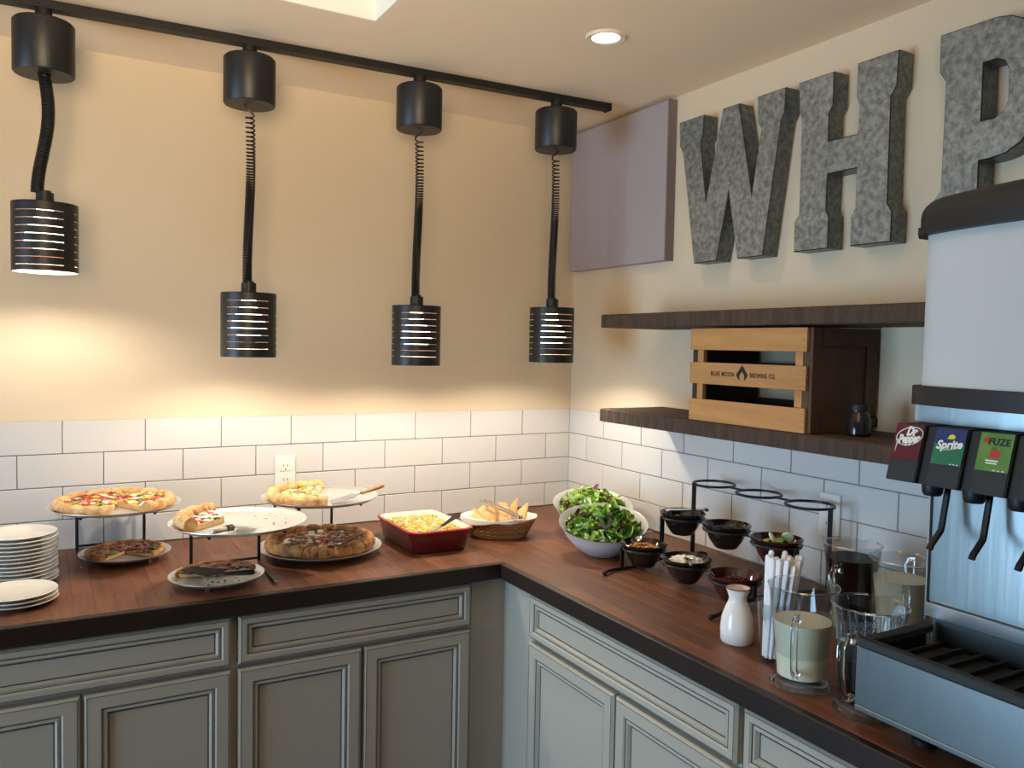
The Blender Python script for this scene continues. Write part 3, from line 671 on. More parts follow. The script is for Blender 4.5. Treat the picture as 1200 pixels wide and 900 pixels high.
def pizza(label, x, y, z, R, a0, a1, rc, body, crust, tops, n, seed, thick=.008, apex=(0, 0), squash=1):
    """sector from a0 to a1 (degrees, 0 = +x); z = underside; tops = list of materials"""
    rr = random.Random(seed); t = thing('pizza', label, 'pizza', (x, y, z), 'pizzas'); A0, A1 = math.radians(a0), math.radians(a1)
    full = a1-a0 >= 359; seg = max(10, int((A1-A0)*14)); Ri = R-rc*1.15; mb = MB()
    nr = 7; V = []; F = []
    K = seg if full else seg+1
    for i in range(K):
        a = A0+(A1-A0)*i/seg
        for j in range(nr+1):
            q = max(.02, j/nr); V.append((apex[0]*(1-q)+Ri*q*math.cos(a), apex[1]*(1-q)+Ri*q*math.sin(a), thick+rr.uniform(-.0015, .002)))
        V.append((Ri*math.cos(a), Ri*math.sin(a), .0005)); V.append((apex[0]*.98+Ri*.02*math.cos(a), apex[1]*.98+Ri*.02*math.sin(a), .0005))
    S_ = nr+3
    for i in range(seg):
        b, c = i*S_, ((i+1) % K)*S_
        F += [(b+j, c+j, c+j+1, b+j+1) for j in range(nr)]+[(b+nr+1, c+nr+1, c+nr+2, b+nr+2)]
    mb.add(V, F, body)
    if not full:
        for i in (0, seg):
            b = i*S_; mb.add([V[b+k] for k in range(S_)], [tuple(range(S_))], dough_m)
    mb.build('base', body, t, True)
    pts = []; rad = []; ns = int((A1-A0)*30)
    for i in range(ns if full else ns+1):
        a = A0+(A1-A0)*i/ns; w_ = abs(math.sin(a*10+.5*math.sin(a*3+seed)))**.6; jit = rr.uniform(-.06, .06)*rc; pts.append(((R-rc+jit)*math.cos(a), (R-rc+jit)*math.sin(a), rc*squash*(.84+.14*w_))); rad.append(rc*(.76+.22*w_+rr.uniform(-.07, .07)))
    MB().tube(pts, rad, 10, closed=full, flat=squash).build('crust', crust, t, True)
    tb = MB()
    for k in range(n):
        a = rr.uniform(A0+.05, A1-.05); q = math.sqrt(rr.uniform(.02, .88)); px, py = apex[0]*(1-q)+Ri*q*math.cos(a), apex[1]*(1-q)+Ri*q*math.sin(a)
        m = rr.choice(tops); s = rr.uniform(.005, .0125)
        if m in (green_m, pep_m) and rr.random() < .45: strip(tb, (px, py, thick+.003), s*3.2, .0032, rr.random()*6, m, rr)
        else: blob(tb, (px, py, thick+s*.18), s, m, rr, .55)
    tb.build('toppings', None, t, True, kind='stuff'); return t
Z1, Z2, Z3 = 1.069, 1.067, 1.074
U1, U2, U3 = (-1.559, -.199), (-1.311, -.530), (-1.051, -.328)
stand('dark wire pizza stand next to the plate stacks, under the nearly whole pizza', *U1, Z1)
stand('dark wire pizza stand at the counter front, under the nearly empty pan', *U2, Z2)
stand('dark wire pizza stand left of the red baking dish', *U3, Z3)
pan('round metal pan of the nearly whole vegetable pizza, raised next to the plates', *U1, Z1, .160)
pan('round raised metal pan at the counter front, nearly empty with one wedge of pizza', *U2, Z2, .160)
pan('round raised metal pan, half covered by pizza, below the wall outlet', *U3, Z3, .160)
pan('small metal pan on the counter below the nearly whole pizza', -1.534, -.180, .935, .1135, alu_m)
pan('small metal pan on the counter with the black turner on it', -1.357, -.505, .935, .111, alu_m)
pan('wide metal pan on the counter holding the thick baked pizza', -1.049, -.330, .935, .169, alu_m)
T1 = [red_m, red_m, green_m, moz_m, moz_m, pep_m, pep_m, olive_m, mush_m, yel_m]
pizza('nearly whole pizza with meat and green pepper on the leftmost raised pan', *U1, Z1-.0078, .147, -62, 262, .0140, cheese_m, crust_m, T1, 260, 1, .013)
pizza('wedge of tomato topped pizza on the raised pan at the counter front', *U2, Z2-.0078, .148, 108, 206, .017, cheese_m, crust_m, [red_m, pep_m, moz_m, moz_m, olive_m, mush_m, moz_m], 70, 2, .012, (-.030, .020))
pizza('half pizza with green herbs and white cheese below the wall outlet', *U3, Z3-.0078, .146, 70, 262, .0155, cheese_m, crust_m, [green_m, green_m, moz_m, moz_m, red_m, mush_m, moz_m, yel_m], 120, 3, .010, (-.02, 0))
pizza('dark vegetable pizza in the shade below the leftmost raised pan', -1.534, -.180, .9275, .098, -50, 230, .009, sauce_m, crustb_m, [olive_m, olive_m, mush_m, meat_m, green_m, pep_m, red_m], 150, 4)
pizza('remaining dark pizza piece on the small pan with the black turner', -1.357, -.505, .9275, .097, 8, 165, .009, sauce_m, crustb_m, [meat_m, olive_m, meat_m, red_m, mush_m], 100, 5, .009, (0, .005))
pizza('thick golden crusted meat pizza in the wide pan on the counter', -1.049, -.330, .9275, .152, 0, 360, .019, sauce_m, crustb_m, [meat_m, meat_m, mush_m, olive_m, pep_m, moz_m], 260, 6, .020)
def scraps(label, x, y, z, rad, n, mats, seed, amin, amax):
    rr = random.Random(seed); mb = MB()
    for k in range(n):
        a = math.radians(rr.uniform(amin, amax)); q = rad*math.sqrt(rr.random()); blob(mb, (q*math.cos(a), q*math.sin(a), .0012), rr.uniform(.0015, .0045), rr.choice(mats), rr, .5)
    o = mb.build('food_crumbs', None, smooth=True); o.location = (x, y, z); tag(o, label, 'crumbs', None, 'stuff')
scraps('crumbs of cheese and crust left on the nearly empty pan', U2[0], U2[1], Z2-.0075, .12, 16, [moz_m, pep_m, yel_m, mush_m], 9, -70, 60)
scraps('dark crumbs and white cheese bits on the small pan with the turner', -1.357, -.505, .9285, .085, 34, [moz_m, olive_m, meat_m, moz_m], 10, 180, 350)
mb = MB(); blob(mb, (0, 0, .006), .016, red_m, random.Random(3), .7); blob(mb, (-.016, .006, .006), .012, moz_m, random.Random(4), .7); blob(mb, (.006, .014, .006), .010, green_m, random.Random(5), .7)
tag(mb.build('tomato_scrap', None, smooth=True, org=(-1.425, -.500, .9300)), 'red tomato scrap at the left of the small pan with the turner', 'food scrap')

def server(label, pts_handle, tip, wtip, wbase, mh, mblade, hr=.008, bolster=None):
    """flat triangular server: handle from pts_handle[0] to pts_handle[1], blade to tip"""
    h0, h1, tp = Vector(pts_handle[0]), Vector(pts_handle[1]), Vector(tip)
    t = thing('pizza_server', label, 'pizza server', h0, 'pizza servers'); org = tuple(h0)
    d = (h0-h1).normalized()
    MB().tube([h0, h0-d*.004, h0.lerp(h1, .3), h0.lerp(h1, .7), h1], [hr*.6, hr, hr*1.05, hr*.85, hr*.7], 10, flat=.75).build('handle', mh, t, True, org=org)
    if bolster: MB().tube([h1+d*.022, h1+d*.0005], hr*1.12, 10, flat=.78).build('collar', bolster, t, True, org=org)
    ax = (tp-h1).normalized(); sd = ax.cross(Vector((0, 0, 1))).normalized(); nz = sd.cross(ax)
    nk = h1+ax*.012; P = [nk-sd*.004, nk+ax*.012-sd*wbase/2, tp-sd*wtip/2, tp+sd*wtip/2, nk+ax*.012+sd*wbase/2, nk+sd*.004, h1+sd*.003-ax*.004, h1-sd*.003-ax*.004]
    V = [p+nz*.0008 for p in P]+[p-nz*.0008 for p in P]; n = len(P)
    MB().add(V, [tuple(range(n)), tuple(range(n, 2*n))[::-1]]+[(i, (i+1) % n, n+(i+1) % n, n+i) for i in range(n)]).build('blade', mblade, t, org=org)
server('pale handled server lying on the nearly empty raised pan', ((-1.403, -.703, 1.083), (-1.352, -.660, 1.079)), (-1.300, -.590, 1.0630), .05, .05, mat('ivory_handle', (.62, .53, .42), .4), steel_m, .0085, blackgloss)
server('light wooden handled server on the right half of the raised pan', ((-.893, -.405, 1.104), (-.965, -.425, 1.090)), (-1.045, -.41, 1.0675), .05, .055, woodh_m, steel_m, .008, None)
server('black turner resting on the small pan at the counter front', ((-1.286, -.590, .951), (-1.352, -.575, .951)), (-1.424, -.480, .9490), .036, .070, blackgloss, mat('matt_black', (.012, .012, .012), .8), .0085)
server('dark wooden handled server stuck into the thick baked pizza', ((-.978, -.460, .988), (-1.040, -.488, .972)), (-1.055, -.430, .9575), .04, .05, woodd_m, steel_m, .008)

# ------------------------------------------------------------------ red baking dish
t = thing('baking_dish', 'deep red enamel rectangular baking dish with cream inside', 'baking dish', (-.738, -.335, CT+.0006))
def rrect(hx, hy, r, n=6):
    return [(sx*(hx-r)+r*math.cos(a), sy*(hy-r)+r*math.sin(a)) for sx, sy, q in ((1, 1, 0), (-1, 1, 1), (-1, -1, 2), (1, -1, 3)) for a in [PI/2*(q+k/n) for k in range(n+1)]]
def shell(lv, m, name, parent, cap0=True):
    mb = MB(); n = len(rrect(1, 1, .1)); V = []
    for hx, hy, r, z in lv: V += [(x, y, z) for x, y in rrect(hx, hy, r)]
    F = [(k*n+i, k*n+(i+1) % n, (k+1)*n+(i+1) % n, (k+1)*n+i) for k in range(len(lv)-1) for i in range(n)]
    if cap0: F.append(tuple(range(n))[::-1])
    if cap0 == 2: F.append(tuple((len(lv)-1)*n+i for i in range(n)))
    return mb.add(V, F).build(name, m, parent, True)
shell([(.080, .130, .03, 0), (.085, .135, .032, .006), (.0965, .1465, .036, .0585)], enamel_m, 'outer_body', t)
shell([(.0967, .1467, .036, .0588), (.101, .151, .038, .0610), (.1015, .1515, .038, .0645), (.099, .149, .037, .0660), (.0950, .145, .036, .0662)], enamel_r, 'rim', t, False)
shell([(.0948, .1448, .036, .0660), (.090, .140, .034, .055), (.080, .130, .03, .012), (.078, .128, .03, .008)][::-1], enamel_i, 'inner_glaze', t)
rr = random.Random(11); mb = MB(); n = 26; V = []
for i in range(n+1):
    for j in range(n+1):
        u, v = -1+2*i/n, -1+2*j/n; e = max(abs(u), abs(v)); su = 1-.10*abs(v)**3; sv = 1-.10*abs(u)**3
        V.append((u*.0855*su, v*.135*sv, .050+.009*(1-e**4)+rr.uniform(-.0025, .003)))
mb.add(V, [(i*(n+1)+j, (i+1)*(n+1)+j, (i+1)*(n+1)+j+1, i*(n+1)+j+1) for i in range(n) for j in range(n)], noodle_m)
for k in range(520):
    u, v = rr.uniform(-.92, .92), rr.uniform(-.94, .94); m = rr.choice([noodle_m]*6+[moz_m, green_m, yel_m])
    blob(mb, (u*.081, v*.128, .0595-.006*max(abs(u), abs(v))**4+rr.uniform(-.002, .002)), rr.uniform(.003, .0068), m, rr, .7)
tag(mb.build('baked_filling', None, smooth=True, org=(0, 0, 0)), 'golden crumb topped casserole filling inside the red baking dish', 'casserole', None, 'stuff').location = (-.738, -.335, CT+.0006)
t = thing('serving_spatula', 'dark slotted spatula leaning out of the red baking dish', 'spatula', (-.745, -.42, .972))
h = [Vector((-.765, -.462, .972)), Vector((-.735, -.455, .983)), Vector((-.672, -.436, 1.008))]
mb = MB(); o_ = (-.745, -.42, .972); sd = Vector((.3, -.95, 0))
def ribbon(path, ws, th, m, name, par, org, up_=Vector((0, 0, 1))):
    V = []
    for i, p in enumerate(path):
        p = Vector(p); tg = (Vector(path[min(i+1, len(path)-1)])-Vector(path[max(i-1, 0)])).normalized(); s = tg.cross(up_).normalized(); nn = s.cross(tg)
        V += [p-s*ws[i]/2-nn*th/2, p+s*ws[i]/2-nn*th/2, p+s*ws[i]/2+nn*th/2, p-s*ws[i]/2+nn*th/2]
    k = len(path); F = [(i*4+j, i*4+(j+1) % 4, (i+1)*4+(j+1) % 4, (i+1)*4+j) for i in range(k-1) for j in range(4)]+[(3, 2, 1, 0), tuple((k-1)*4+j for j in range(4))]
    return MB().add(V, F).build(name, m, par, org=org)
ribbon([h[0]+Vector((-.012, .03, -.006)), h[0], h[1]], [.045, .04, .010], .0016, steel_m, 'blade', t, o_)
ribbon([h[1], h[1].lerp(h[2], .4), h[1].lerp(h[2], .8), h[2]], [.010, .013, .022, .018], .003, wire_m, 'handle', t, o_)

# ------------------------------------------------------------------ bread basket
BC = (-.492, -.352); ang = -.52; ca, sa = math.cos(ang), math.sin(ang)
t = thing('bread_basket', 'oval woven wicker basket beside the red baking dish', 'basket', (*BC, CT+.0008), None, ang)
oval = lambda a, b, z, n=40: [(a*math.cos(2*PI*i/n), b*math.sin(2*PI*i/n), z) for i in range(n)]
mb = MB(); mb.add(oval(.085, .058, .0004)+oval(.085, .058, .004), [tuple(range(40))[::-1], tuple(range(40, 80))]+[(i, (i+1) % 40, 40+(i+1) % 40, 40+i) for i in range(40)]); mb.build('base', wicker_m, t)
for k in range(9):
    q = k/8; z = .006+q*.046; a, b = .086+.024*q, .059+.022*q
    MB().tube([((a+.0022*(-1)**(i+k))*math.cos(2*PI*i/56), (b+.0022*(-1)**(i+k))*math.sin(2*PI*i/56), z) for i in range(56)], .0027, 5, closed=True).build('weave_strand', wicker_m, t, True)
for i in range(28):
    a = 2*PI*i/28; MB().tube([(.0872*math.cos(a), .0602*math.sin(a), .004), (.1112*math.cos(a), .0822*math.sin(a), .054)], .0018, 5).build('upright_stake', wicker_m, t, True)
MB().tube([(.1125*math.cos(2*PI*i/48), .083*math.sin(2*PI*i/48), .056) for i in range(48)], .0042, 7, closed=True).build('rim', wicker_m, t, True)
mb = MB(); rr = random.Random(4); V = []; n = 56; lv = [(.40, .012), (.70, .014), (.80, .030), (.91, .056), (.985, .0640), (1.045, .062), (1.055, .050), (1.05, .036)]
for k, (s, z) in enumerate(lv):
    for i in range(n):
        a = 2*PI*i/n; wv = math.sin(5*a+1)*.6+math.sin(9*a)*.4; dr = max(0, k-4)/3; left = .5-.5*math.cos(a)
        zz = z+.003*wv*(k > 2); 
        if k > 4: zz = .0655-(.0655-z)*(.15+1.0*left*(.6+.4*wv))+.002*wv
        V.append(((.110+.004*(k > 3))*s*math.cos(a), (.081+.004*(k > 3))*s*math.sin(a)+.0*wv, zz))
F = [(k*n+i, k*n+(i+1) % n, (k+1)*n+(i+1) % n, (k+1)*n+i) for k in range(len(lv)-1) for i in range(n)]+[tuple(range(n))]
nap = mb.add(V, F).build('cloth_napkin', cloth_m, smooth=True); nap.location = (*BC, CT+.0008); nap.rotation_euler = (0, 0, ang)
tag(nap, 'white napkin lining the wicker bread basket', 'napkin')
bm_ = MB().prism([(-.010, -.036), (.054, -.004), (.054, .004), (-.010, .036), (-.016, 0)], lambda u, v, d: (u, v, d), 0, .006); br0 = bm_.build('bread_slice', bread_m, bevel=.002)
first_b = True
spots = [(-.062, .010, .040, .6, 1.2, 0), (-.035, -.012, .046, .9, .9, .4), (-.012, .012, .048, .7, 1.0, .9), (.012, -.010, .046, .8, 1.3, -.4), (.040, .020, .050, 1.15, .4, .3), (.066, -.004, .046, 1.0, .2, .9), (-.05, -.03, .044, .4, 2.2, .2)]
bl = ['flatbread wedge at the left end of the basket', 'flatbread wedge leaning at the left front of the basket', 'flatbread wedge standing left of the tongs in the basket', 'flatbread wedge lying under the tongs in the basket', 'flatbread wedge standing tall behind the tongs at the basket right', 'pale flatbread wedge pointing up at the right end of the basket', 'flatbread wedge lying at the front left rim of the basket']
for (u, v, z, tl, rz, r2), lab in zip(spots, bl):
    o = br0 if first_b else dup(br0); first_b = False
    o.location = (BC[0]+u*ca-v*sa, BC[1]+u*sa+v*ca, CT+z+.012); o.rotation_euler = (r2*.5, -tl, ang+rz); tag(o, lab, 'bread', 'flatbread wedges in the basket')
def tongs(label, a, b, spread, m, th=.0025, w0=.009):
    a, b = Vector(a), Vector(b); t = thing('serving_tongs', label, 'tongs', a, 'serving tongs'); sd = (b-a).cross(Vector((0, 0, 1))).normalized()
    for s in (-1, 1):
        ribbon([a+sd*s*.001, a.lerp(b, .15)+sd*s*spread*.6, a.lerp(b, .6)+sd*s*spread, a.lerp(b, .9)+sd*s*spread*.9, b+sd*s*spread*.75-Vector((0, 0, .003))], [w0*1.1, w0, w0, w0*1.2, w0*1.7], th, m, 'arm', t, tuple(a))
    MB().tube([a+sd*.006, a-sd*.006], .005, 8).build('hinge', m, t, True, org=tuple(a))
tongs('steel tongs lying across the bread basket', (-.482, -.468, .989), (-.532, -.318, 1.020), .010, steel_m)

# ------------------------------------------------------------------ salad bowls
def salad(lab_b, lab_s, x, y, seed, rot, pal, tilt=.030):
    t = thing('salad_bowl', lab_b, 'salad bowl', (x, y, CT+.0006), 'salad bowls'); n = 48; V = []
    cd = rot
    outer = [(.0, .0), (.046, 0), (.050, .003), (.078, .024), (.104, .055), (.122, .088), (.1255, .0925), (.1225, .0905), (.102, .060), (.076, .029), (.046, .007), (0, .006)]
    m = len(outer)
    for i in range(n):
        a = 2*PI*i/n
        for r, z in outer: V.append((r*math.cos(a)*1.02, r*math.sin(a), z+tilt*(z/.0925)**1.3*math.cos(a-cd)))
    MB().add(V, [(i*m+j, ((i+1) % n)*m+j, ((i+1) % n)*m+j+1, i*m+j+1) for i in range(n) for j in range(m-1)]).build('bowl_shell', stone_m, t, True)
    rr = random.Random(seed); mb = MB(); K = 380
    for k in range(K):
        a = rr.random()*2*PI; q = math.sqrt(rr.random()); r = q*.102
        base = .070+tilt*.72*q*math.cos(a-cd)+.055*(1-q**2)*rr.uniform(.72, 1.05)
        if q > .85: base = min(base, .078+tilt*.75*math.cos(a-cd))
        c = Vector((r*math.cos(a), r*math.sin(a), base)); yaw_ = rr.random()*6.3; pt_ = rr.uniform(-.3, .9)
        d = Vector((math.cos(yaw_)*math.cos(pt_), math.sin(yaw_)*math.cos(pt_), math.sin(pt_))); s = d.cross(Vector((rr.uniform(-.4, .4), rr.uniform(-.4, .4), 1))).normalized(); nn = s.cross(d)
        ln = rr.uniform(.026, .056); wd = ln*rr.uniform(.22, .42); cu = rr.uniform(-.5, .6)*ln
        Vv = []
        for i in range(5):
            f_ = i/4; ww = wd*math.sin(PI*(.12+.80*f_))*(1+.25*rr.uniform(-1, 1)); p = c+d*ln*(f_-.5)+nn*cu*(f_-.3)**2
            for j in (-1, 0, 1): 
                pp = p+s*ww*j+nn*(abs(j)*wd*.35+rr.uniform(-.1, .1)*wd); rad = math.hypot(pp.x, pp.y)
                lim = .108
                if rad > lim: pp.x *= lim/rad; pp.y *= lim/rad
                fl = .018+.062*(min(rad, lim)/lim)**2+tilt*.7*(rad/lim)*math.cos(math.atan2(pp.y, pp.x)-cd)*(rad/lim)
                pp.z = max(pp.z, fl); Vv.append(pp)
        mb.add(Vv, [(i*3+j, i*3+j+1, (i+1)*3+j+1, (i+1)*3+j) for i in range(4) for j in range(2)], leafs[rr.choice(pal)])
    # bed of greens under the loose leaves
    nb_ = 30; Vb = [(0, 0, .098)]
    for q, z in ((.3, .094), (.6, .082), (.85, .066)):
        Vb += [(q*.108*math.cos(2*PI*i/nb_), q*.108*math.sin(2*PI*i/nb_), z+tilt*.62*q*math.cos(2*PI*i/nb_-cd)+rr.uniform(-.004, .004)) for i in range(nb_)]
    Fb = [(0, 1+i, 1+(i+1) % nb_) for i in range(nb_)]+[(1+k*nb_+i, 1+(k+1)*nb_+i, 1+(k+1)*nb_+(i+1) % nb_, 1+k*nb_+(i+1) % nb_) for k in (0, 1) for i in range(nb_)]
    mb.add(Vb, Fb, leafs[2])
    o = mb.build('salad_greens', None); o.location = (x, y, CT+.0006); tag(o, lab_s, 'salad', None, 'stuff')
salad('pale grey slanted melamine bowl, the nearer of two salad bowls', 'curly green salad leaves heaped in the nearer bowl', -.331, -.680, 21, 1.05, [1, 1, 1, 2, 2, 0, 0, 3, 4])
salad('pale slanted melamine bowl in the corner behind the other salad bowl', 'mixed pale and purple salad leaves heaped in the corner bowl', -.203, -.448, 22, 1.2, [0, 0, 0, 1, 1, 4, 4, 3, 2])
tongs('clear and dark salad tongs standing in the nearer salad bowl', (-.392, -.778, 1.010), (-.322, -.668, 1.042), .014, mat('smoke_plastic', (.10, .12, .10), .15, trans=.5), .003, .010)

# ------------------------------------------------------------------ condiment rack
YS = [-.863, -1.030, -1.196]; TI = [(-.330, .968), (-.197, 1.040), (-.085, 1.125)]
org = (-.2, -1.02, CT); t = thing('condiment_rack', 'black three-tier wire rack with rings for bowls', 'bowl rack', org)
RR = .0575
for ti, (x, z) in enumerate(TI):
    for y in YS: MB().tube([(x+RR*math.cos(2*PI*i/36), y+RR*math.sin(2*PI*i/36), z) for i in range(36)], .0036, 7, closed=True).build('ring', rackm, t, True, org=org)
    for a, b in zip(YS, YS[1:]): MB().tube([(x, a-RR-.002, z), (x, b+RR+.002, z)], .0032, 7).build('ring_link', rackm, t, True, org=org)
yl = YS[0]+.022                                             # left side frame passes under the front edge of its rings
MB().tube([(-.456, yl-.022, CT+.0075), (-.436, yl-.010, CT+.0068), (-.405, yl, CT+.0048), (-.29, yl, CT+.0048), (-.262, yl, CT+.014), (-.20, yl, CT+.019), (-.105, yl, CT+.018), (-.088, yl, CT+.014), (-.083, yl, CT+.005)], .0042, 8).build('base_rail', rackm, t, True, org=org)
MB().lathe([(0, -.0068), (.005, -.005), (.0068, 0), (.005, .005), (0, .0068)], 12, c=(-.458, yl-.023, CT+.0074)).build('ball_foot', rackm, t, True, org=org)
for (x, z), zb in list(zip(TI, (0, .016, .020)))[1:]:
    MB().box((x-.0595, yl-.003, CT+zb), (x-.0465, yl+.003, z+.004), .001).build('post', rackm, t, org=org)
MB().box((TI[0][0]-.061, yl-.003, CT+.004), (TI[0][0]-.049, yl+.003, TI[0][1]+.003), .001).build('post', rackm, t, org=org)
yy = YS[2]-RR-.004
MB().tube([(-.455, yy+.004, CT+.0075), (-.440, yy, CT+.0115), (-.36, yy, CT+.030), (-.25, yy, CT+.034), (-.16, yy, CT+.026), (-.06, yy, CT+.012), (-.052, yy, CT+.006)], .0052, 8).build('base_rail', rackm, t, True, org=org)
MB().lathe([(0, -.0068), (.005, -.005), (.0068, 0), (.005, .005), (0, .0068)], 12, c=(-.456, yy+.004, CT+.0074)).build('ball_foot', rackm, t, True, org=org)
for (x, z), zb in zip(TI, (.030, .031, .018)): MB().box((x-.0065, yy-.003, CT+zb), (x+.0065, yy+.003, z+.004), .001).build('post', rackm, t, org=org)
bp = [(0, 0), (.026, 0), (.029, .002), (.043, .022), (.0525, .047), (.0535, .0515), (.058, .0535), (.0615, .0565), (.0625, .0605), (.0605, .0615), (.0575, .0575), (.0505, .0500), (.041, .025), (.026, .006), (0, .005)]
def cbowl(label, x, y, z, m=bowlb_m):
    o = MB().lathe(bp, 40).build('condiment_bowl', m, smooth=True); o.location = (x, y, z-.0500); tag(o, label, 'bowl', 'black condiment bowls'); return (x, y, z-.05)
def fill(name, label, cat, pos, mats, n, smin, smax, seed, h=.048, bed=None, dome=.010, rad=.045):
    rr = random.Random(seed); mb = MB(); nb_ = 20
    V = [(0, 0, h-.004+dome*.6)]+[(rad*math.cos(2*PI*i/nb_), rad*math.sin(2*PI*i/nb_), h-.006) for i in range(nb_)]
    mb.add(V, [(0, 1+i, 1+(i+1) % nb_) for i in range(nb_)], bed or mats[0])
    for k in range(n):
        a = rr.random()*6.3; q = math.sqrt(rr.random())*.9; blob(mb, (q*rad*math.cos(a), q*rad*math.sin(a), h-.002+dome*(1-q*q)+rr.uniform(-.002, .002)), rr.uniform(smin, smax), rr.choice(mats), rr, .8)
    o = mb.build(name, None, smooth=True); o.location = pos; tag(o, label, cat, None, 'stuff'); return o
names = [['black bowl of croutons in the bottom tier, nearest the salad', 'black bowl of white crumbled cheese in the bottom tier', 'dark bowl behind the white carafe in the bottom tier'],
         ['black bowl with a steel scoop in the middle tier, nearest the salad', 'black bowl of dark olives in the centre of the middle tier', 'maroon bowl with cucumber slices in the middle tier, behind the straws']]
bpos = {}
for ti in (0, 1):
    for k in range(3): bpos[ti, k] = cbowl(names[ti][k], TI[ti][0], YS[k], TI[ti][1]+.0040, bowlr_m if (ti, k) in ((1, 2), (0, 2)) else bowlb_m)
fill('croutons', 'golden croutons in the bottom tier bowl nearest the salad', 'croutons', bpos[0, 0], [nut_m], 90, .003, .006, 31)
fill('crumbled_cheese', 'white crumbled cheese heaped in a black bowl', 'cheese', bpos[0, 1], [feta_m], 170, .003, .0065, 32, .050, dome=.014, rad=.047)
fill('beet_relish', 'dark red relish in the bowl behind the white carafe', 'relish', bpos[0, 2], [beet_m], 50, .004, .007, 33, .042)
fill('sliced_onion', 'dark filling in the bowl with the steel scoop', 'relish', bpos[1, 0], [olive_m, meat_m], 50, .004, .007, 34, .040)
fill('black_olives', 'glossy black olives in the centre bowl of the middle tier', 'olives', bpos[1, 1], [olive_m], 60, .005, .008, 35, .044)
fill('herb_greens', 'chopped green herbs in the maroon bowl', 'herbs', bpos[1, 2], [leafs[1], leafs[0], green_m, beet_m], 45, .004, .008, 36, .046)
for k, (dx, dy, rz) in enumerate(((-.030, -.012, .5), (.008, -.026, 2.2))):
    mb = MB().lathe([(0, 0), (.013, 0), (.014, .0015), (.014, .0035), (.013, .005), (0, .005)], 20)
    o = mb.build('cucumber_slice', mat('cucumber', (.62, .70, .38), .4), smooth=True); o.location = (bpos[1, 2][0]+dx, bpos[1, 2][1]+dy, bpos[1, 2][2]+.0655); o.rotation_euler = (1.0, .2, rz)
    tag(o, ('cucumber slice leaning at the left of the maroon bowl', 'cucumber slice leaning at the right of the maroon bowl')[k], 'cucumber', 'cucumber slices')
def spoon(label, bowl, end, m=steel_m, up_=.0):
    b, e = Vector(bowl), Vector(end); t = thing('serving_spoon', label, 'spoon', b, 'serving spoons'); d = (b-e).normalized(); org = tuple(b)
    mb = MB(); n = 14; V = []; s = d.cross(Vector((0, 0, 1))).normalized(); nn = s.cross(d)
    for k, (q, z) in enumerate(((0, .0), (.5, .0015), (.85, .0045), (1, .0075))):
        for i in range(n): a = 2*PI*i/n; V.append(b+d*.019*q*math.cos(a)+s*.0135*q*math.sin(a)+nn*z)
    mb.add(V, [(k*n+i, k*n+(i+1) % n, (k+1)*n+(i+1) % n, (k+1)*n+i) for k in range(3) for i in range(n)]).build('spoon_bowl', m, t, True, org=org)
    st_ = b-d*.0185+nn*.0078
    MB().tube([st_, st_.lerp(e, .5)+Vector((0, 0, .003)), e], [.0022, .0024, .0032], 8, flat=.5).build('spoon_handle', m, t, True, org=org)
q = bpos[0, 0]; spoon('steel spoon lying in the bowl of croutons', (q[0]-.014, q[1]+.012, q[2]+.0630), (q[0]+.050, q[1]+.030, q[2]+.080))
q = bpos[0, 1]; spoon('steel spoon in the bowl of crumbled cheese', (q[0]-.022, q[1]-.034, q[2]+.0615), (q[0]-.080, q[1]-.105, q[2]+.076))
q = bpos[1, 0]; tongs('short steel scoop tongs lying across the middle tier bowl nearest the salad', (q[0]+.058, q[1]-.030, q[2]+.0680), (q[0]-.040, q[1]+.024, q[2]+.0660), .006, steel_m, .003, .012)

# ------------------------------------------------------------------ carafe, straws, pitchers
t = thing('ceramic_carafe', 'small white ceramic carafe in front of the bowl rack', 'carafe', (-.500, -1.375, CT+.0006))
MB().lathe([(0, 0), (.029, 0), (.0325, .004), (.0335, .030), (.031, .052), (.024, .072), (.0185, .084), (.0178, .092), (.0235, .108), (.0245, .111), (.0225, .1105), (.016, .092), (.0165, .084), (.022, .070), (.028, .05), (.028, .006), (0, .006)], 36).build('carafe_body', white_cer, t, True)
MB().lathe([(.0238, .1092), (.0248, .1108), (.0240, .1122), (.0224, .1110)], 36, close=True).build('stained_rim', mat('rim_stain', (.26, .03, .05), .3), t, True)
def glassy(prof_out, th, zfloor): 
    return prof_out+[(max(r-th, .001), z) for r, z in prof_out[::-1] if z > zfloor]+[(0, zfloor)]
t = thing('plastic_tumbler', 'clear plastic tumbler holding wrapped straws', 'tumbler', (-.510, -1.481, CT+.0006))
MB().lathe(glassy([(0, 0), (.025, 0), (.026, .003), (.0335, .113), (.0342, .114)], .0018, .006), 36).build('cup_wall', clear_m, t, True)
rr = random.Random(8)
st = MB().tube([(0, 0, 0), (0, 0, .068), (0, 0, .138), (0, 0, .1965), (0, 0, .200)], [.0036, .0044, .0050, .0060, .0030], 7, flat=.8); s0 = st.build('wrapped_straw', paper_m, smooth=True); fs = True
pos = [(0, 0)]+[(.0095*math.cos(a), .0095*math.sin(a)) for a in [2*PI*k/7 for k in range(7)]]+[(.0182*math.cos(a), .0182*math.sin(a)) for a in [.2+2*PI*k/13 for k in range(13)]]
for k, (u, v) in enumerate(pos):
    o = s0 if fs else dup(s0); fs = False
    sp = 1.20; o.location = (-.510+u, -1.481+v, CT+.0075+rr.uniform(0, .003)); L = rr.uniform(.92, 1.0)
    d = Vector((u*.66+.010, v*.66-.010, .2)).normalized(); o.rotation_mode = 'QUATERNION'; o.rotation_quaternion = Vector((0, 0, 1)).rotation_difference(d); o.scale = (1, 1, L)
    tag(o, 'white paper wrapped straw standing in the clear tumbler', 'straw', 'wrapped straws in the tumbler')
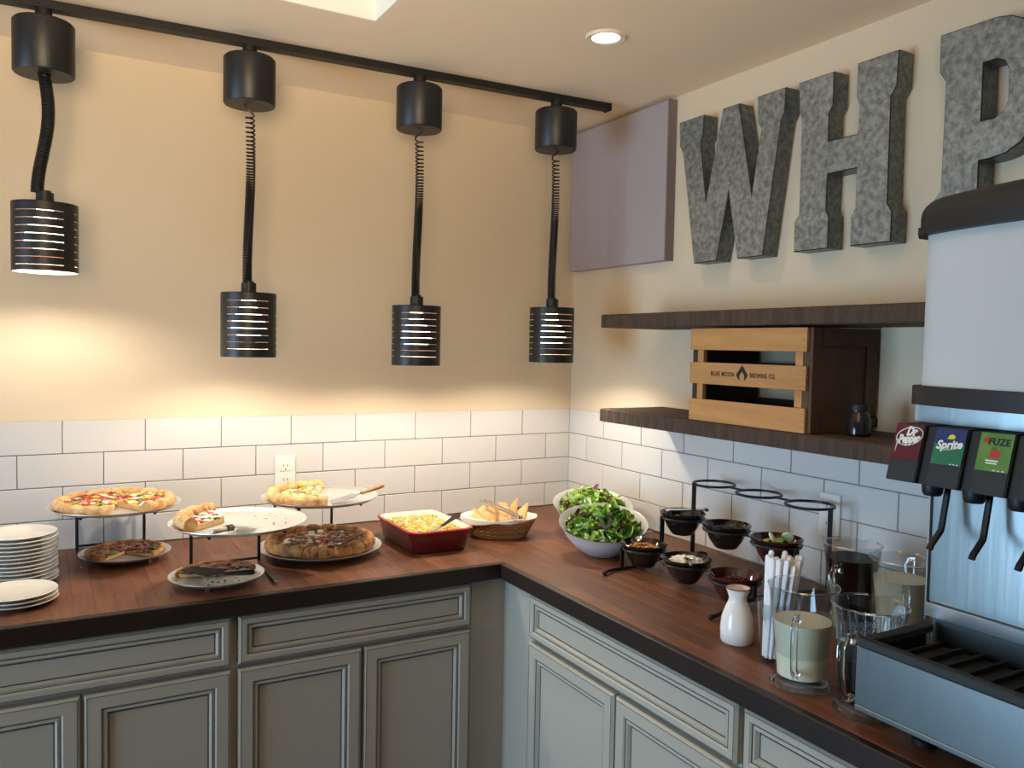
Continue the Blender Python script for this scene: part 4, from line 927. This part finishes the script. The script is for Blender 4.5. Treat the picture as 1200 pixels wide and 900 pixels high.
po = [(0, 0), (.044, 0), (.0475, .002), (.0475, .010), (.043, .014), (.0430, .018), (.0465, .060), (.0515, .110), (.0585, .170), (.0605, .178)]
def pitcher(label, x, y, hang, liquid, lm, ll, lcat, scale=1, ribs=False):
    t = thing('beverage_pitcher', label, 'pitcher', (x, y, CT+.0006), 'clear pitchers'); n = 48
    pr = glassy(po, .0022, .020); V = []; m = len(pr); sp = hang+PI
    for i in range(n):
        a = 2*PI*i/n; da = abs((a-sp+PI) % (2*PI)-PI)
        for r, z in pr:
            k = max(0, 1-da/.45)*max(0, (z-.12)/.058); V.append(((r+.011*k**1.5)*math.cos(a), (r+.011*k**1.5)*math.sin(a), z+.003*k))
    MB().add(V, [(i*m+j, ((i+1) % n)*m+j, ((i+1) % n)*m+j+1, i*m+j+1) for i in range(n) for j in range(m-1)]).build('pitcher_wall', clear_m, t, True)
    ch, sh = math.cos(hang), math.sin(hang)
    hp = [(.0495, .128), (.060, .140), (.076, .140), (.086, .126), (.085, .085), (.077, .050), (.062, .036), (.0478, .038)]
    MB().tube([(r*ch, r*sh, z) for r, z in hp], [.006, .0055, .0055, .006, .006, .006, .0055, .006], 10).build('handle', glass_m, t, True)
    MB().lathe([(.0485, .0005), (.0525, .0015), (.0528, .006), (.0482, .0115)], 40, close=True).build('base_ring', glass_m, t, True)
    MB().tube([(.0600*math.cos(2*PI*i/40+sp+.55+0*i), .0600*math.sin(2*PI*i/40+sp+.55), .1795) for i in range(34)], .0016, 6).build('rim_lip', glass_m, t, True)
    if ribs:
        for i in range(24):
            a = 2*PI*i/24
            MB().tube([(.0478*math.cos(a), .0478*math.sin(a), .10), (.0528*math.cos(a), .0528*math.sin(a), .150)], .0022, 6).build('inner_rib', glass_m, t, True)
    ri = lambda z: [r-.0032 for (r, zz) in [(po[5][0]+(z-.018)/.042*.0035 if z < .06 else (.0465+(z-.06)/.05*.005 if z < .11 else .0515+(z-.11)/.06*.007), z)]][0]
    zs = [.0212+(liquid-.0212)*k/8 for k in range(9)]
    o = MB().lathe([(0, .0212)]+[(ri(z), z) for z in zs]+[(0, liquid)], 48).build('drink', lm, smooth=True); o.location = (x, y, CT+.0006); tag(o, ll, lcat, 'drinks in pitchers')
pitcher('clear lemonade pitcher at the counter front beside the straws', -.557, -1.587, 3.7, .118, lemon_m, 'cloudy pale lemonade in the pitcher at the counter front', 'lemonade')
pitcher('clear ribbed cola pitcher pushed against the drip tray', -.545, -1.712, 3.3, .092, cola_m, 'dark cola in the ribbed pitcher against the drip tray', 'cola', ribs=True)
pitcher('clear cola pitcher standing near the tiled wall', -.206, -1.415, 3.34, .150, cola_m, 'dark cola in the pitcher near the tiled wall', 'cola')
pitcher('clear lemonade pitcher behind the soda dispenser corner', -.225, -1.545, 3.88, .140, lemon_m, 'pale lemonade in the pitcher behind the dispenser corner', 'lemonade')
